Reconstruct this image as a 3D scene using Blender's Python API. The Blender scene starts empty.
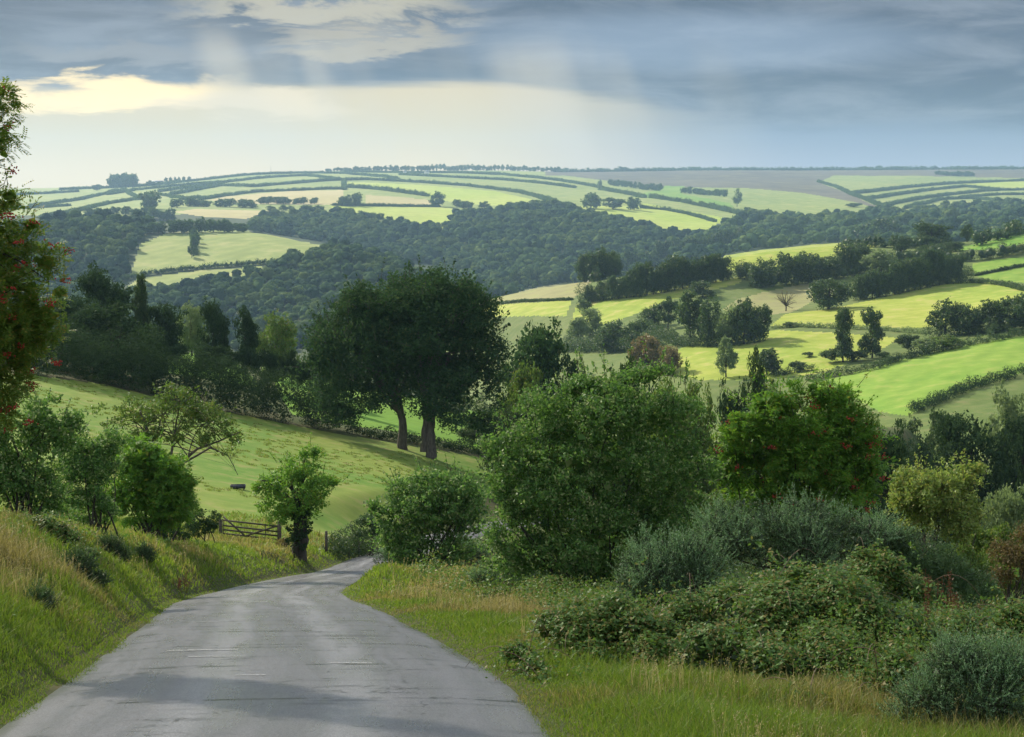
import bpy, math, re
import numpy as np
from mathutils import Vector

# ------------------------------------------------------------------ camera, sky, sun, exposure
W, H, F, HROW = 1024, 737, 1400.0, 200.0
PITCH = math.atan((H / 2 - HROW) / F)
sc = bpy.context.scene
cam_d = bpy.data.cameras.new('camera')
cam = bpy.data.objects.new('camera', cam_d)
sc.collection.objects.link(cam)
cam_d.sensor_width = 36.0
cam_d.lens = F / W * 36.0
cam_d.clip_start = 0.1
cam_d.clip_end = 30000
cam.location = (0, 0, 0)
cam.rotation_euler = (math.pi / 2 - PITCH, 0, 0)
sc.camera = cam
sc.render.resolution_x, sc.render.resolution_y = W, H

SUN_EL, SUN_AZ = math.radians(33), math.radians(-42)      # azimuth measured from +Y (view direction), negative = left
sd = Vector((math.sin(SUN_AZ) * math.cos(SUN_EL), math.cos(SUN_AZ) * math.cos(SUN_EL), math.sin(SUN_EL)))
sun_d = bpy.data.lights.new('sun', 'SUN')
sun_d.energy = 5.0
sun_d.angle = math.radians(1.2)
sun_d.color = (1.0, 0.92, 0.74)
sun = bpy.data.objects.new('sun', sun_d)
sc.collection.objects.link(sun)
sun.rotation_euler = (-sd).to_track_quat('-Z', 'Y').to_euler()
sun.location = (-100, 100, 120)

vs = sc.view_settings
vs.view_transform = 'Standard'
vs.look = 'None'
vs.exposure = 0.62
vs.gamma = 1.0
vs.use_curve_mapping = False
cy = sc.cycles
cy.use_denoising = True
cy.max_bounces = 5
cy.diffuse_bounces = 3
cy.transmission_bounces = 3
cy.glossy_bounces = 2
cy.volume_bounces = 1
cy.transparent_max_bounces = 8
cy.caustics_reflective = False
cy.caustics_refractive = False
cy.sample_clamp_indirect = 4.0


class NT:
    """tiny node-tree helper"""
    def __init__(self, nt):
        self.nt = nt

    def n(self, typ, **kw):
        nd = self.nt.nodes.new('ShaderNode' + typ)
        for k, v in kw.items():
            if k.startswith('i_'):
                nd.inputs[k[2:].replace('_', ' ')].default_value = v
            else:
                setattr(nd, k, v)
        return nd

    def l(self, a, b):
        self.nt.links.new(a, b)

    def val(self, x, sock):
        if hasattr(x, 'links'):
            self.l(x, sock)
        else:
            sock.default_value = x

    def math(self, op, a, b=0.0, c=0.0, clamp=False):
        nd = self.n('Math', operation=op)
        nd.use_clamp = clamp
        self.val(a, nd.inputs[0])
        self.val(b, nd.inputs[1])
        self.val(c, nd.inputs[2])
        return nd.outputs[0]

    def mix(self, f, a, b, blend='MIX'):
        nd = self.n('Mix', data_type='RGBA', blend_type=blend)
        nd.clamp_factor = True
        self.val(f, nd.inputs[0])
        for x, s in ((a, nd.inputs[6]), (b, nd.inputs[7])):
            if isinstance(x, (tuple, list)):
                s.default_value = (x[0], x[1], x[2], 1)
            else:
                self.l(x, s)
        return nd.outputs[2]

    def ss(self, x, lo, hi, a=0.0, b=1.0):
        nd = self.n('MapRange', interpolation_type='SMOOTHSTEP')
        self.val(x, nd.inputs[0])
        nd.inputs[1].default_value = lo
        nd.inputs[2].default_value = hi
        nd.inputs[3].default_value = a
        nd.inputs[4].default_value = b
        return nd.outputs[0]

    def noise(self, vec, scale, detail=4, rough=0.55, dist=0.0):
        nd = self.n('TexNoise')
        nd.inputs['Scale'].default_value = scale
        nd.inputs['Detail'].default_value = detail
        nd.inputs['Roughness'].default_value = rough
        nd.inputs['Distortion'].default_value = dist
        if vec is not None:
            self.l(vec, nd.inputs['Vector'])
        return nd.outputs['Fac']

    def mapping(self, vec, scale=(1, 1, 1), loc=(0, 0, 0)):
        nd = self.n('Mapping')
        nd.inputs['Scale'].default_value = scale
        nd.inputs['Location'].default_value = loc
        self.l(vec, nd.inputs['Vector'])
        return nd.outputs[0]


def srgb(r, g, b):
    f = lambda c: (c / 255 / 12.92) if c / 255 <= 0.04045 else ((c / 255 + 0.055) / 1.055) ** 2.4
    return (f(r), f(g), f(b))


world = bpy.data.worlds.new('World')
sc.world = world
world.use_nodes = True
world.node_tree.nodes.clear()
w = NT(world.node_tree)
sky = w.n('TexSky', sky_type='NISHITA')
sky.sun_disc = False
sky.sun_elevation = SUN_EL
sky.sun_rotation = SUN_AZ          # 0 = +Y
sky.dust_density = 2.0
SKYK = 0.055
clear = w.mix(1.0, sky.outputs[0], (SKYK, SKYK, SKYK), 'MULTIPLY')
tc = w.n('TexCoord')
sep = w.n('SeparateXYZ')
w.l(tc.outputs['Generated'], sep.inputs[0])
ymax = w.math('MAXIMUM', w.math('ABSOLUTE', sep.outputs[1]), 0.05)
U = w.math('DIVIDE', sep.outputs[0], ymax)     # bearing (tangent), left -0.37 .. right 0.37 in frame
V = w.math('DIVIDE', sep.outputs[2], ymax)     # elevation tangent, 0.02 at the moor .. 0.145 top of frame
comb = w.n('CombineXYZ')
w.l(w.math('MULTIPLY', U, 1.0), comb.inputs[0])
w.l(w.math('MULTIPLY', V, 3.2), comb.inputs[1])
cv = comb.outputs[0]
n1 = w.noise(w.mapping(cv, (3.2, 4.0, 1), (3.1, 0.7, 0)), 1.0, 6, 0.55, 0.6)
n2 = w.noise(w.mapping(cv, (9, 13, 1), (1.2, 5.1, 0)), 1.0, 6, 0.6, 0.4)
n3 = w.noise(w.mapping(cv, (2.0, 16, 1), (7.2, 2.1, 0)), 1.0, 4, 0.5, 0.3)
Vw = w.math('ADD', V, w.math('MULTIPLY', w.math('SUBTRACT', n1, 0.5), 0.05))
Vw = w.math('ADD', Vw, w.math('MULTIPLY', w.math('SUBTRACT', n3, 0.5), 0.03))
# low band under the cloud base: cream on the left, grey blue on the right
side = w.ss(U, -0.05, 0.20)
low = w.mix(side, (0.98, 0.80, 0.46), srgb(128, 142, 164))
hor = w.mix(w.ss(U, -0.10, 0.24), (1.28, 0.98, 0.56), srgb(186, 196, 214))
low = w.mix(w.ss(V, 0.012, 0.055), hor, low)
dark = w.mix(w.ss(U, -0.25, 0.1), srgb(104, 108, 118), srgb(84, 98, 120))
dark = w.mix(w.ss(n2, 0.35, 0.70), dark, w.mix(0.55, dark, srgb(176, 184, 196)))
dark = w.mix(w.math('MULTIPLY', w.ss(n3, 0.5, 0.75), 0.6), dark, srgb(84, 102, 126))
# cloud base height differs: at V .055 on the left, softly lower on the right
base_sh = w.ss(U, -0.05, 0.25, 0.0, 0.028)
Vb = w.math('ADD', Vw, base_sh)
cl = w.mix(w.ss(Vb, 0.070, 0.085), low, dark)
# lighter blue patch to the upper right
du = w.math('DIVIDE', w.math('SUBTRACT', U, 0.13), 0.17)
dv = w.math('DIVIDE', w.math('SUBTRACT', V, 0.110), 0.022)
patch = w.math('ADD', w.math('MULTIPLY', du, du), w.math('MULTIPLY', dv, dv))
cl = w.mix(w.math('MULTIPLY', w.ss(patch, 1.5, 0.0), 0.55), cl, srgb(170, 190, 216))
# bright gaps on the left, where the sun gets through
def gap(u0, v0, su, sv, warp, col, amt, cl):
    a = w.math('DIVIDE', w.math('SUBTRACT', U, u0), su)
    b = w.math('DIVIDE', w.math('SUBTRACT', w.math('ADD', V, w.math('MULTIPLY', w.math('SUBTRACT', n2, 0.5), warp)), v0), sv)
    d = w.math('ADD', w.math('MULTIPLY', a, a), w.math('MULTIPLY', b, b))
    return w.mix(w.math('MULTIPLY', w.ss(d, 1.1, 0.1), amt), cl, col)
cl = gap(-0.285, 0.074, 0.10, 0.014, 0.06, (1.75, 1.32, 0.62), 0.95, cl)
cl = gap(-0.19, 0.066, 0.09, 0.009, 0.04, (1.35, 1.1, 0.7), 0.6, cl)
cl = gap(-0.13, 0.132, 0.12, 0.014, 0.11, srgb(236, 222, 186), 0.7, cl)
cl = gap(-0.10, 0.110, 0.08, 0.012, 0.10, srgb(226, 210, 176), 0.65, cl)
cl = gap(-0.27, 0.105, 0.09, 0.014, 0.10, srgb(176, 172, 168), 0.5, cl)
# slanting shafts of light below the cloud base
ray_u = w.math('ADD', U, w.math('MULTIPLY', w.math('SUBTRACT', V, 0.11), 0.30))
rv = w.n('CombineXYZ')
w.l(ray_u, rv.inputs[0])
rays = w.noise(w.mapping(rv.outputs[0], (10, 1, 1), (5.4, 0, 0)), 1.0, 3, 0.5)
rmask = w.math('MULTIPLY', w.ss(rays, 0.42, 0.72), w.math('MULTIPLY', w.ss(V, 0.125, 0.09), w.math('MULTIPLY', w.ss(U, -0.25, -0.12), w.ss(U, 0.16, 0.02))))
cl = w.mix(w.math('MULTIPLY', rmask, 0.5), cl, (0.95, 0.85, 0.66))
for u0, su, amp, vtop in ((-0.175, 0.030, 0.42, 0.118), (-0.125, 0.016, 0.26, 0.112), (-0.012, 0.034, 0.34, 0.108), (0.045, 0.018, 0.16, 0.104), (0.10, 0.026, 0.09, 0.108)):
    dd_ = w.math('ABSOLUTE', w.math('SUBTRACT', ray_u, u0 + (u0 + 0.05) * 0.25))
    dd_ = w.math('DIVIDE', dd_, w.math('ADD', 0.55, w.math('MULTIPLY', w.math('SUBTRACT', 0.13, V), 9.0)))
    mk = w.math('MULTIPLY', w.ss(dd_, su, su * 0.15), w.math('MULTIPLY', w.ss(V, vtop + 0.012, vtop - 0.02), w.ss(V, 0.012, 0.07)))
    cl = w.mix(w.math('MULTIPLY', mk, amp), cl, (0.98, 0.86, 0.64))
# the brightness of the cloud sheet relative to exposure 0.45
K = 0.54
cl = w.mix(1.0, cl, (K, K, K), 'MULTIPLY')
# clear Nishita sky showing only high overhead and behind, broken by cloud
high = w.ss(sep.outputs[2], 0.20, 0.55)
grey = w.mix(n1, (0.52, 0.60, 0.76), (0.90, 0.93, 0.98))
over = w.mix(w.ss(n2, 0.25, 0.75), clear, grey)
front = w.ss(sep.outputs[1], 0.0, 0.3)
cl2 = w.mix(w.math('SUBTRACT', 1.0, front), cl, w.mix(0.5, grey, clear))
col = w.mix(high, cl2, over)
bg = w.n('Background')
w.l(col, bg.inputs[0])
bg.inputs[1].default_value = 1.0
wo = w.n('OutputWorld')
w.l(bg.outputs[0], wo.inputs[0])

# ------------------------------------------------------------------ helpers
RNG = np.random.default_rng(7)
COL = sc.collection


def row_t(row, px=512.0):
    v = H / 2 - np.asarray(row, float)
    Yd = v * math.sin(PITCH) + F * math.cos(PITCH)
    Zd = v * math.cos(PITCH) - F * math.sin(PITCH)
    return Zd / Yd, (np.asarray(px, float) - W / 2) / Yd


def tag(o, label=None, cat=None, group=None, kind=None):
    if label: o['label'] = label
    if cat: o['category'] = cat
    if group: o['group'] = group
    if kind: o['kind'] = kind
    return o


def fast_mesh(name, verts, quads=None, tris=None, smooth=False):
    me = bpy.data.meshes.new(name)
    verts = np.asarray(verts, np.float32).reshape(-1, 3)
    me.vertices.add(len(verts))
    me.vertices.foreach_set('co', verts.ravel())
    loops, starts, n = [], [], 0
    if quads is not None and len(quads):
        q = np.asarray(quads, np.int32).reshape(-1, 4)
        loops.append(q.ravel()); starts.append(np.arange(len(q)) * 4); n = q.size
    if tris is not None and len(tris):
        t = np.asarray(tris, np.int32).reshape(-1, 3)
        loops.append(t.ravel()); starts.append(n + np.arange(len(t)) * 3)
    loops = np.concatenate(loops).astype(np.int32)
    starts = np.concatenate(starts).astype(np.int32)
    me.loops.add(len(loops))
    me.loops.foreach_set('vertex_index', loops)
    me.polygons.add(len(starts))
    me.polygons.foreach_set('loop_start', starts)
    if smooth:
        me.polygons.foreach_set('use_smooth', np.ones(len(starts), bool))
    me.update(calc_edges=True)
    return me


class MB:
    """collects verts and quads"""
    def __init__(self):
        self.v, self.q, self.n = [], [], 0

    def add(self, v, q):
        v = np.asarray(v, float).reshape(-1, 3)
        q = np.asarray(q, int).reshape(-1, 4)
        self.v.append(v); self.q.append(q + self.n); self.n += len(v)

    def arrays(self):
        return np.concatenate(self.v), np.concatenate(self.q)

    def mesh(self, name, smooth=False):
        v, q = self.arrays()
        return fast_mesh(name, v, q, smooth=smooth)

    def box(self, c, s, rz=0.0):
        x, y, z = np.array(s) / 2
        p = np.array([(-x, -y, -z), (x, -y, -z), (x, y, -z), (-x, y, -z), (-x, -y, z), (x, -y, z), (x, y, z), (-x, y, z)])
        co, si = math.cos(rz), math.sin(rz)
        p = np.stack([p[:, 0] * co - p[:, 1] * si, p[:, 0] * si + p[:, 1] * co, p[:, 2]], 1) + np.array(c)
        self.add(p, [(0, 3, 2, 1), (4, 5, 6, 7), (0, 1, 5, 4), (1, 2, 6, 5), (2, 3, 7, 6), (3, 0, 4, 7)])

    def beam(self, a, b, wd, th):
        """rectangular bar from a to b, wd across horizontally, th in the third direction"""
        a, b = np.array(a, float), np.array(b, float)
        d = (b - a) / np.linalg.norm(b - a)
        s = np.cross(d, (0, 0, 1.0))
        if np.linalg.norm(s) < 1e-3: s = np.array((1.0, 0, 0))
        s /= np.linalg.norm(s)
        u = np.cross(s, d)
        p = [e + s * i * wd / 2 + u * j * th / 2 for e in (a, b) for i, j in ((-1, -1), (1, -1), (1, 1), (-1, 1))]
        self.add(p, [(0, 3, 2, 1), (4, 5, 6, 7), (0, 1, 5, 4), (1, 2, 6, 5), (2, 3, 7, 6), (3, 0, 4, 7)])

    def tube(self, pts, rad, sides=6):
        pts = np.asarray(pts, float); rad = np.asarray(rad, float)
        n = len(pts)
        tan = np.gradient(pts, axis=0)
        tan /= np.linalg.norm(tan, axis=1)[:, None] + 1e-9
        ref = np.array((0.31, 0.17, 0.93)) if abs(tan[0][2]) < 0.8 else np.array((0.9, 0.3, 0.1))
        s = np.cross(tan, ref); s /= np.linalg.norm(s, axis=1)[:, None] + 1e-9
        u = np.cross(tan, s)
        an = np.arange(sides) / sides * 2 * math.pi
        ring = pts[:, None] + rad[:, None, None] * (np.cos(an)[None, :, None] * s[:, None] + np.sin(an)[None, :, None] * u[:, None])
        i = np.arange(n - 1)[:, None] * sides
        k = np.arange(sides)[None, :]; k2 = (k + 1) % sides
        q = np.stack([i + k, i + k2, i + sides + k2, i + sides + k], -1).reshape(-1, 4)
        self.add(ring.reshape(-1, 3), q)


def link(name, me, mat, parent=None, loc=None):
    o = bpy.data.objects.new(name, me)
    COL.objects.link(o)
    if mat is not None and not me.materials:
        me.materials.append(mat)
    if parent is not None: o.parent = parent
    if loc is not None: o.location = loc
    return o


def unit(v):
    return v / (np.linalg.norm(v, axis=-1, keepdims=True) + 1e-9)


def cards(pos, dirv, nrm, length, width):
    """rhombic leaves: pos (N,3) at the leaf's middle, long axis dirv"""
    pos = np.asarray(pos); N = len(pos)
    d = unit(dirv)
    s = unit(np.cross(nrm, d))
    length = np.broadcast_to(np.asarray(length, float), (N,))[:, None] / 2
    width = np.broadcast_to(np.asarray(width, float), (N,))[:, None] / 2
    v = np.stack([pos - d * length, pos + s * width - d * length * 0.1, pos + d * length, pos - s * width - d * length * 0.1], 1)
    return v.reshape(-1, 3), np.arange(N * 4).reshape(N, 4)


def rnd_unit(rng, n):
    return unit(rng.normal(size=(n, 3)))


# value noise in numpy
_P = RNG.random((256, 256))


def vnoise(x, y, s, seed=0):
    x = np.asarray(x) / s + seed * 17.3; y = np.asarray(y) / s + seed * 7.7
    xi = np.floor(x).astype(int); yi = np.floor(y).astype(int)
    fx = x - xi; fy = y - yi
    fx = fx * fx * (3 - 2 * fx); fy = fy * fy * (3 - 2 * fy)
    g = lambda a, b: _P[a % 256, b % 256]
    return (g(xi, yi) * (1 - fx) + g(xi + 1, yi) * fx) * (1 - fy) + (g(xi, yi + 1) * (1 - fx) + g(xi + 1, yi + 1) * fx) * fy


def fbm(x, y, s, o=3, seed=0):
    r, a, t = 0, 1.0, 0
    for k in range(o):
        r = r + a * vnoise(x, y, s / 2 ** k, seed + k); t += a; a *= 0.5
    return r / t


def sstep(x, a, b):
    t = np.clip((np.asarray(x) - a) / (b - a), 0, 1)
    return t * t * (3 - 2 * t)

# ------------------------------------------------------------------ terrain from feature lines (image column: row, distance)
SLOPE0, EYE = 0.24, 1.85
def frow(Y):
    t = -(EYE + SLOPE0 * Y) / Y
    rows = np.linspace(150, 760, 4000)
    return float(np.interp(t, row_t(rows)[0][::-1], rows[::-1]))
LINES = [
    {0: (frow(12), 12)},
    {0: (frow(20), 20)},
    {0: (556, 30), 100: (570, 30), 200: (596, 30), 300: (frow(30), 30), 700: (frow(30), 30), 1024: (640, 30)},
    {0: (522, 50), 100: (530, 50), 200: (548, 50), 300: (580, 50), 400: (587, 50), 600: (592, 50), 800: (606, 50), 1024: (626, 50)},
    {0: (503, 75), 100: (515, 75), 200: (533, 75), 300: (548, 75), 400: (562, 75), 600: (572, 75), 800: (588, 75), 1024: (604, 75)},
    {0: (440, 110), 100: (452, 110), 200: (470, 110), 300: (490, 110), 400: (510, 110), 500: (532, 110), 600: (545, 110), 800: (560, 110), 1024: (575, 110)},
    {0: (374, 150), 100: (387, 155), 200: (410, 160), 300: (430, 165), 400: (446, 165), 480: (461, 175), 600: (500, 180), 800: (525, 170), 1024: (530, 150)},
    {0: (337, 230), 100: (344, 235), 200: (354, 240), 300: (377, 250), 350: (386, 260), 450: (402, 260), 500: (420, 250), 600: (450, 240), 700: (470, 220), 800: (500, 215), 900: (512, 210), 1024: (512, 200)},
    {0: (375, 800), 100: (375, 780), 200: (378, 700), 300: (388, 600), 400: (405, 540), 500: (425, 480), 600: (450, 400), 700: (465, 335), 800: (470, 295), 900: (452, 285), 1024: (438, 285)},
    {0: (362, 1000), 300: (370, 850), 400: (377, 700), 500: (372, 580), 600: (372, 500), 700: (374, 450), 800: (379, 430), 850: (374, 420), 900: (362, 430), 1024: (337, 440)},
    {0: (350, 1050), 200: (352, 1000), 300: (357, 950), 400: (360, 850), 500: (350, 700), 600: (345, 600), 700: (335, 540), 800: (328, 520), 900: (328, 510), 960: (318, 520), 1024: (300, 520)},
    {0: (338, 1120), 300: (342, 1050), 400: (347, 900), 470: (320, 790), 500: (313, 750), 570: (319, 680), 640: (309, 650), 700: (306, 640), 800: (303, 640), 900: (288, 640), 1024: (280, 620)},
    {0: (305, 1200), 130: (303, 1200), 200: (308, 1200), 300: (322, 1120), 400: (332, 1000), 440: (318, 950), 485: (300, 880), 530: (289, 850), 590: (281, 820), 640: (273, 800), 700: (265, 780), 760: (251, 800), 870: (243, 820), 950: (245, 800), 1024: (232, 800)},
    {0: (287, 1300), 130: (287, 1300), 200: (289, 1280), 300: (300, 1220), 350: (304, 1200), 400: (314, 1130), 440: (320, 1100), 485: (318, 1150), 530: (314, 1150), 640: (300, 1100), 760: (278, 1100), 900: (264, 1100), 1024: (264, 1050)},
    {0: (228, 1600), 100: (222, 1700), 160: (228, 1700), 200: (230, 1700), 250: (232, 1680), 300: (241, 1600), 350: (252, 1500), 400: (268, 1420), 450: (288, 1330), 490: (303, 1280), 530: (303, 1350), 640: (286, 1450), 760: (262, 1500), 900: (250, 1500), 1024: (250, 1500)},
    {0: (232, 1850), 200: (238, 1850), 300: (254, 1800), 350: (266, 1750), 400: (281, 1650), 450: (294, 1550), 490: (299, 1500), 530: (293, 1550), 640: (275, 1700), 760: (250, 1800), 900: (240, 1800), 1024: (240, 1800)},
    {0: (215, 2300), 100: (215, 2300), 200: (212, 2400), 300: (214, 2400), 370: (216, 2400), 400: (223, 2350), 450: (227, 2350), 480: (214, 2500), 550: (209, 2500), 600: (218, 2400), 650: (227, 2400), 710: (231, 2400), 760: (223, 2500), 860: (216, 2700), 1024: (214, 2600)},
    {0: (205, 3000), 100: (204, 3000), 200: (197, 3200), 340: (191, 3300), 450: (197, 3200), 550: (198, 3300), 650: (200, 3200), 760: (205, 3200), 860: (204, 3200), 1024: (203, 3300)},
    {0: (193, 4000), 100: (191, 4000), 200: (183, 4200), 300: (178, 4300), 400: (177, 4400), 550: (181, 4300), 640: (188, 4200), 740: (188, 4000), 860: (188, 4200), 1024: (189, 4200)},
    {-200: (191, 4500), 0: (189, 4600), 100: (187, 4700), 150: (184.5, 4700), 200: (179.5, 4900), 250: (174, 5000), 300: (172, 5100), 400: (171, 5400), 500: (171, 5600), 600: (171.5, 5800), 700: (170, 6200), 850: (170, 6300), 1024: (169, 6300)},
    {0: (197, 7600), 300: (184, 7600), 1024: (182, 7600)},
]
NA, NL = 520, 1500
AG = np.linspace(-1.3, 1.3, NA)
Lg = np.linspace(math.log(11.0), math.log(7600.0), NL)
_t, _l = [], []
_kern = np.exp(-0.5 * (np.arange(-9, 10) / 3.4) ** 2); _kern /= _kern.sum()
_ksm = lambda a: np.convolve(np.pad(a, 9, mode='edge'), _kern, mode='valid')
for D in LINES:
    ks = sorted(D)
    aa = (np.array(ks, float) - 512) / 1400
    tt = row_t([D[k][0] for k in ks])[0]
    ll = np.log([D[k][1] for k in ks])
    _t.append(_ksm(np.interp(AG, aa, tt))); _l.append(_ksm(np.interp(AG, aa, ll)))
_t, _l = np.array(_t), np.array(_l)


def pchip(x, y, xq):
    h = np.diff(x); d = np.diff(y) / h
    m = np.zeros_like(y)
    w1 = 2 * h[1:] + h[:-1]; w2 = h[1:] + 2 * h[:-1]
    ok = d[1:] * d[:-1] > 0
    m[1:-1] = np.where(ok, (w1 + w2) / (w1 / np.where(ok, d[:-1], 1) + w2 / np.where(ok, d[1:], 1)), 0)
    m[0], m[-1] = d[0], d[-1]
    i = np.clip(np.searchsorted(x, xq) - 1, 0, len(x) - 2)
    s = (xq - x[i]) / h[i]
    s2, s3 = s * s, s ** 3
    return (2 * s3 - 3 * s2 + 1) * y[i] + (s3 - 2 * s2 + s) * h[i] * m[i] + (-2 * s3 + 3 * s2) * y[i + 1] + (s3 - s2) * h[i] * m[i + 1]


TAB = np.stack([pchip(_l[:, i], _t[:, i], np.clip(Lg, _l[0, i], _l[-1, i])) for i in range(NA)])


def zbase(x, y):
    x, y = np.asarray(x, float), np.asarray(y, float)
    yc = np.maximum(y, 12.0)
    a = np.clip((x / yc - AG[0]) / (AG[1] - AG[0]), 0, NA - 1.001)
    b = np.clip((np.log(yc) - Lg[0]) / (Lg[1] - Lg[0]), 0, NL - 1.001)
    i, j = a.astype(int), b.astype(int)
    fa, fb = a - i, b - j
    t = (TAB[i, j] * (1 - fa) + TAB[i + 1, j] * fa) * (1 - fb) + (TAB[i, j + 1] * (1 - fa) + TAB[i + 1, j + 1] * fa) * fb
    z = t * yc
    lo = -(EYE + SLOPE0 * np.maximum(y, -60))
    return np.where(y < 12.0, lo, z)


# road centre line (image px, row, distance) -> world
ROADP = [(281, 737, 12.9), (285, 700, 14.9), (287, 662, 18.9), (282, 642, 22.6), (278, 624, 27.9), (271, 606, 36.0),
         (267, 597, 45.0), (286, 587, 53), (313, 580, 60), (345, 575, 66), (366, 569, 72), (378, 562, 79), (392, 555, 88), (408, 547, 98),
         (440, 539, 110), (495, 526, 126), (570, 516, 146), (660, 512, 166)]
_rp = []
for px, r, Y in ROADP:
    t, a = row_t(r, px)
    _rp.append((a * Y, Y, t * Y))
_rp = [(-2.2 + 0.00, -60, -EYE + 0.24 * 60), (-2.2, -20, -EYE + 0.24 * 20), (-2.2, 0, -EYE), (-2.2, 6, -EYE - 1.45)] + _rp
_rp = np.array(_rp)
_s = np.concatenate([[0], np.cumsum(np.linalg.norm(np.diff(_rp[:, :2], axis=0), axis=1))])
RS = np.arange(0, _s[-1], 0.5)
RX, RY, RZ = (pchip(_s, _rp[:, k], RS) for k in range(3))
_k2 = np.exp(-0.5 * (np.arange(-14, 15) / 6.0) ** 2); _k2 /= _k2.sum()
_sm2 = lambda a: np.convolve(np.pad(a, 14, mode='reflect', reflect_type='odd'), _k2, mode='valid')
RX, RY, RZ = _sm2(RX), _sm2(RY), _sm2(RZ)
_tx, _ty = np.gradient(RX), np.gradient(RY)
_tl = np.hypot(_tx, _ty); _tx, _ty = _tx / _tl, _ty / _tl
RHALF = 2.75
NYR = int(np.argmax(RY > 80))


def rhalf(y):
    return RHALF - 0.55 * sstep(y, 38, 58)


def road_near(x, y):
    """signed lateral distance (left negative), road z, index; only near the road (else big)"""
    x, y = np.asarray(x, float).ravel(), np.asarray(y, float).ravel()
    d = np.full(x.shape, 1e3); zr = np.zeros(x.shape); idx = np.zeros(x.shape, int)
    m = np.where((y < 230) & (np.abs(x) < 120))[0]
    for c in range(0, len(m), 20000):
        mm = m[c:c + 20000]
        dx = x[mm, None] - RX[None, ::2]; dy = y[mm, None] - RY[None, ::2]
        k = np.argmin(dx * dx + dy * dy, axis=1) * 2
        lat = (x[mm] - RX[k]) * _ty[k] - (y[mm] - RY[k]) * _tx[k]
        al = (x[mm] - RX[k]) * _tx[k] + (y[mm] - RY[k]) * _ty[k]
        kf = np.clip(k + al / 0.5, 0, len(RX) - 1.001); k2 = kf.astype(int)
        zn = RZ[k2] + (RZ[k2 + 1] - RZ[k2]) * (kf - k2)
        wy = 1 - sstep(y[mm], 42, 62)
        zy = np.interp(y[mm], RY[:NYR], RZ[:NYR])
        d[mm] = lat * (RHALF / rhalf(y[mm])); zr[mm] = zn * (1 - wy) + zy * wy; idx[mm] = k2
    return d, zr, idx


def zground(x, y):
    sh = np.shape(x)
    x, y = np.asarray(x, float).ravel(), np.asarray(y, float).ravel()
    z = zbase(x, y)
    # gentle natural unevenness
    z = z + (fbm(x, y, 26, 3, 3) - 0.5) * 1.2 * sstep(y, 60, 140) + (fbm(x, y, 210, 3, 5) - 0.5) * 10 * sstep(y, 900, 2400)
    d, zr, _ = road_near(x, y)
    near = np.abs(d) < 60
    left = d < 0
    ad = np.abs(d)
    # left bank: rises steeply by the road edge, crest, then back to the meadow
    hb = (1.0 + 0.75 * sstep(y, 18, 36)) * sstep(y, 4, 13) * (1 - 0.6 * sstep(y, 42, 66) - 0.4 * sstep(y, 75, 110)) + 0.45 + 0.35 * (fbm(x, y, 6, 2, 19) - 0.5)
    hb = np.where(y < 4, 0.5 + 1.5 * sstep(y, -30, 14), hb)
    bankz = zr + hb * np.clip((ad - RHALF - 0.2) / 3.0, 0, 1) ** 0.8 + 0.45 * (fbm(x, y, 1.8, 2, 9) - 0.5) * sstep(ad, RHALF + 0.3, RHALF + 1.5)
    b0 = RHALF + 4.5 - 4.2 * sstep(y, 62, 100)
    zl = bankz + (z - bankz) * np.clip(sstep((ad - b0) / 7.5, 0, 1), 0, 1)
    # right: low verge shelf then the falling hillside
    shelf = zr + 0.05 * sstep(ad, RHALF + 0.1, RHALF + 0.6) - 0.04 * np.maximum(ad - RHALF, 0) + 0.16 * sstep(ad, RHALF + 0.5, RHALF + 3) * (vnoise(x, y, 2.1, 4) - 0.5)
    shelf = shelf + 0.8 * np.exp(-((x + 5.0) ** 2 / 8.0 + (y - 53.5) ** 2 / 22.0)) * sstep(ad, RHALF, RHALF + 1.8)
    zrt = shelf + (z - shelf) * sstep(ad, RHALF + 6, RHALF + 16)
    zz = np.where(left, zl, zrt)
    e = sstep(ad, RHALF - 0.15, RHALF + 0.2)
    zz = (zr - 0.06) * (1 - e) + zz * e
    z = np.where(near, zz, z)
    return z.reshape(sh)


def hit(px, row, ymin=10.0, ymax=7500.0):
    """first terrain point seen through image point (px,row) beyond ymin"""
    t, a = row_t(row, px)
    ys = np.exp(np.linspace(math.log(ymin), math.log(ymax), 1400))
    dz = zground(a * ys, ys) - t * ys
    k = np.argmax(dz > 0)
    if dz[k] <= 0: k = np.argmax(dz)
    if k > 0 and dz[k] > 0 and dz[k - 1] < 0:
        f = -dz[k - 1] / (dz[k] - dz[k - 1]); y = ys[k - 1] + f * (ys[k] - ys[k - 1])
    else:
        y = ys[k]
    return np.array((a * y, y, float(zground(np.array([a * y]), np.array([y]))[0])))


def gpt(px, Y):
    a = (px - 512) / 1392.0
    return np.array((a * Y, Y, float(zground(np.array([a * Y]), np.array([Y]))[0])))


def hitline(pts, ymin, step=10.0, ymax=7500.0):
    out = []
    for (x0, r0), (x1, r1) in zip(pts[:-1], pts[1:]):
        n = max(1, int(max(abs(x1 - x0), abs(r1 - r0) * 3) / step))
        for k in range(n):
            out.append(hit(x0 + (x1 - x0) * k / n, r0 + (r1 - r0) * k / n, ymin, ymax))
    out.append(hit(pts[-1][0], pts[-1][1], ymin, ymax))
    return np.array(out)


def inpoly(x, y, poly):
    ins = np.zeros(x.shape, bool)
    n = len(poly)
    for i in range(n):
        x0, y0 = poly[i][:2]; x1, y1 = poly[(i + 1) % n][:2]
        c = ((y0 > y) != (y1 > y))
        ins ^= c & (x < (x1 - x0) * (y - y0) / ((y1 - y0) if y1 != y0 else 1e-9) + x0)
    return ins

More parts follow.
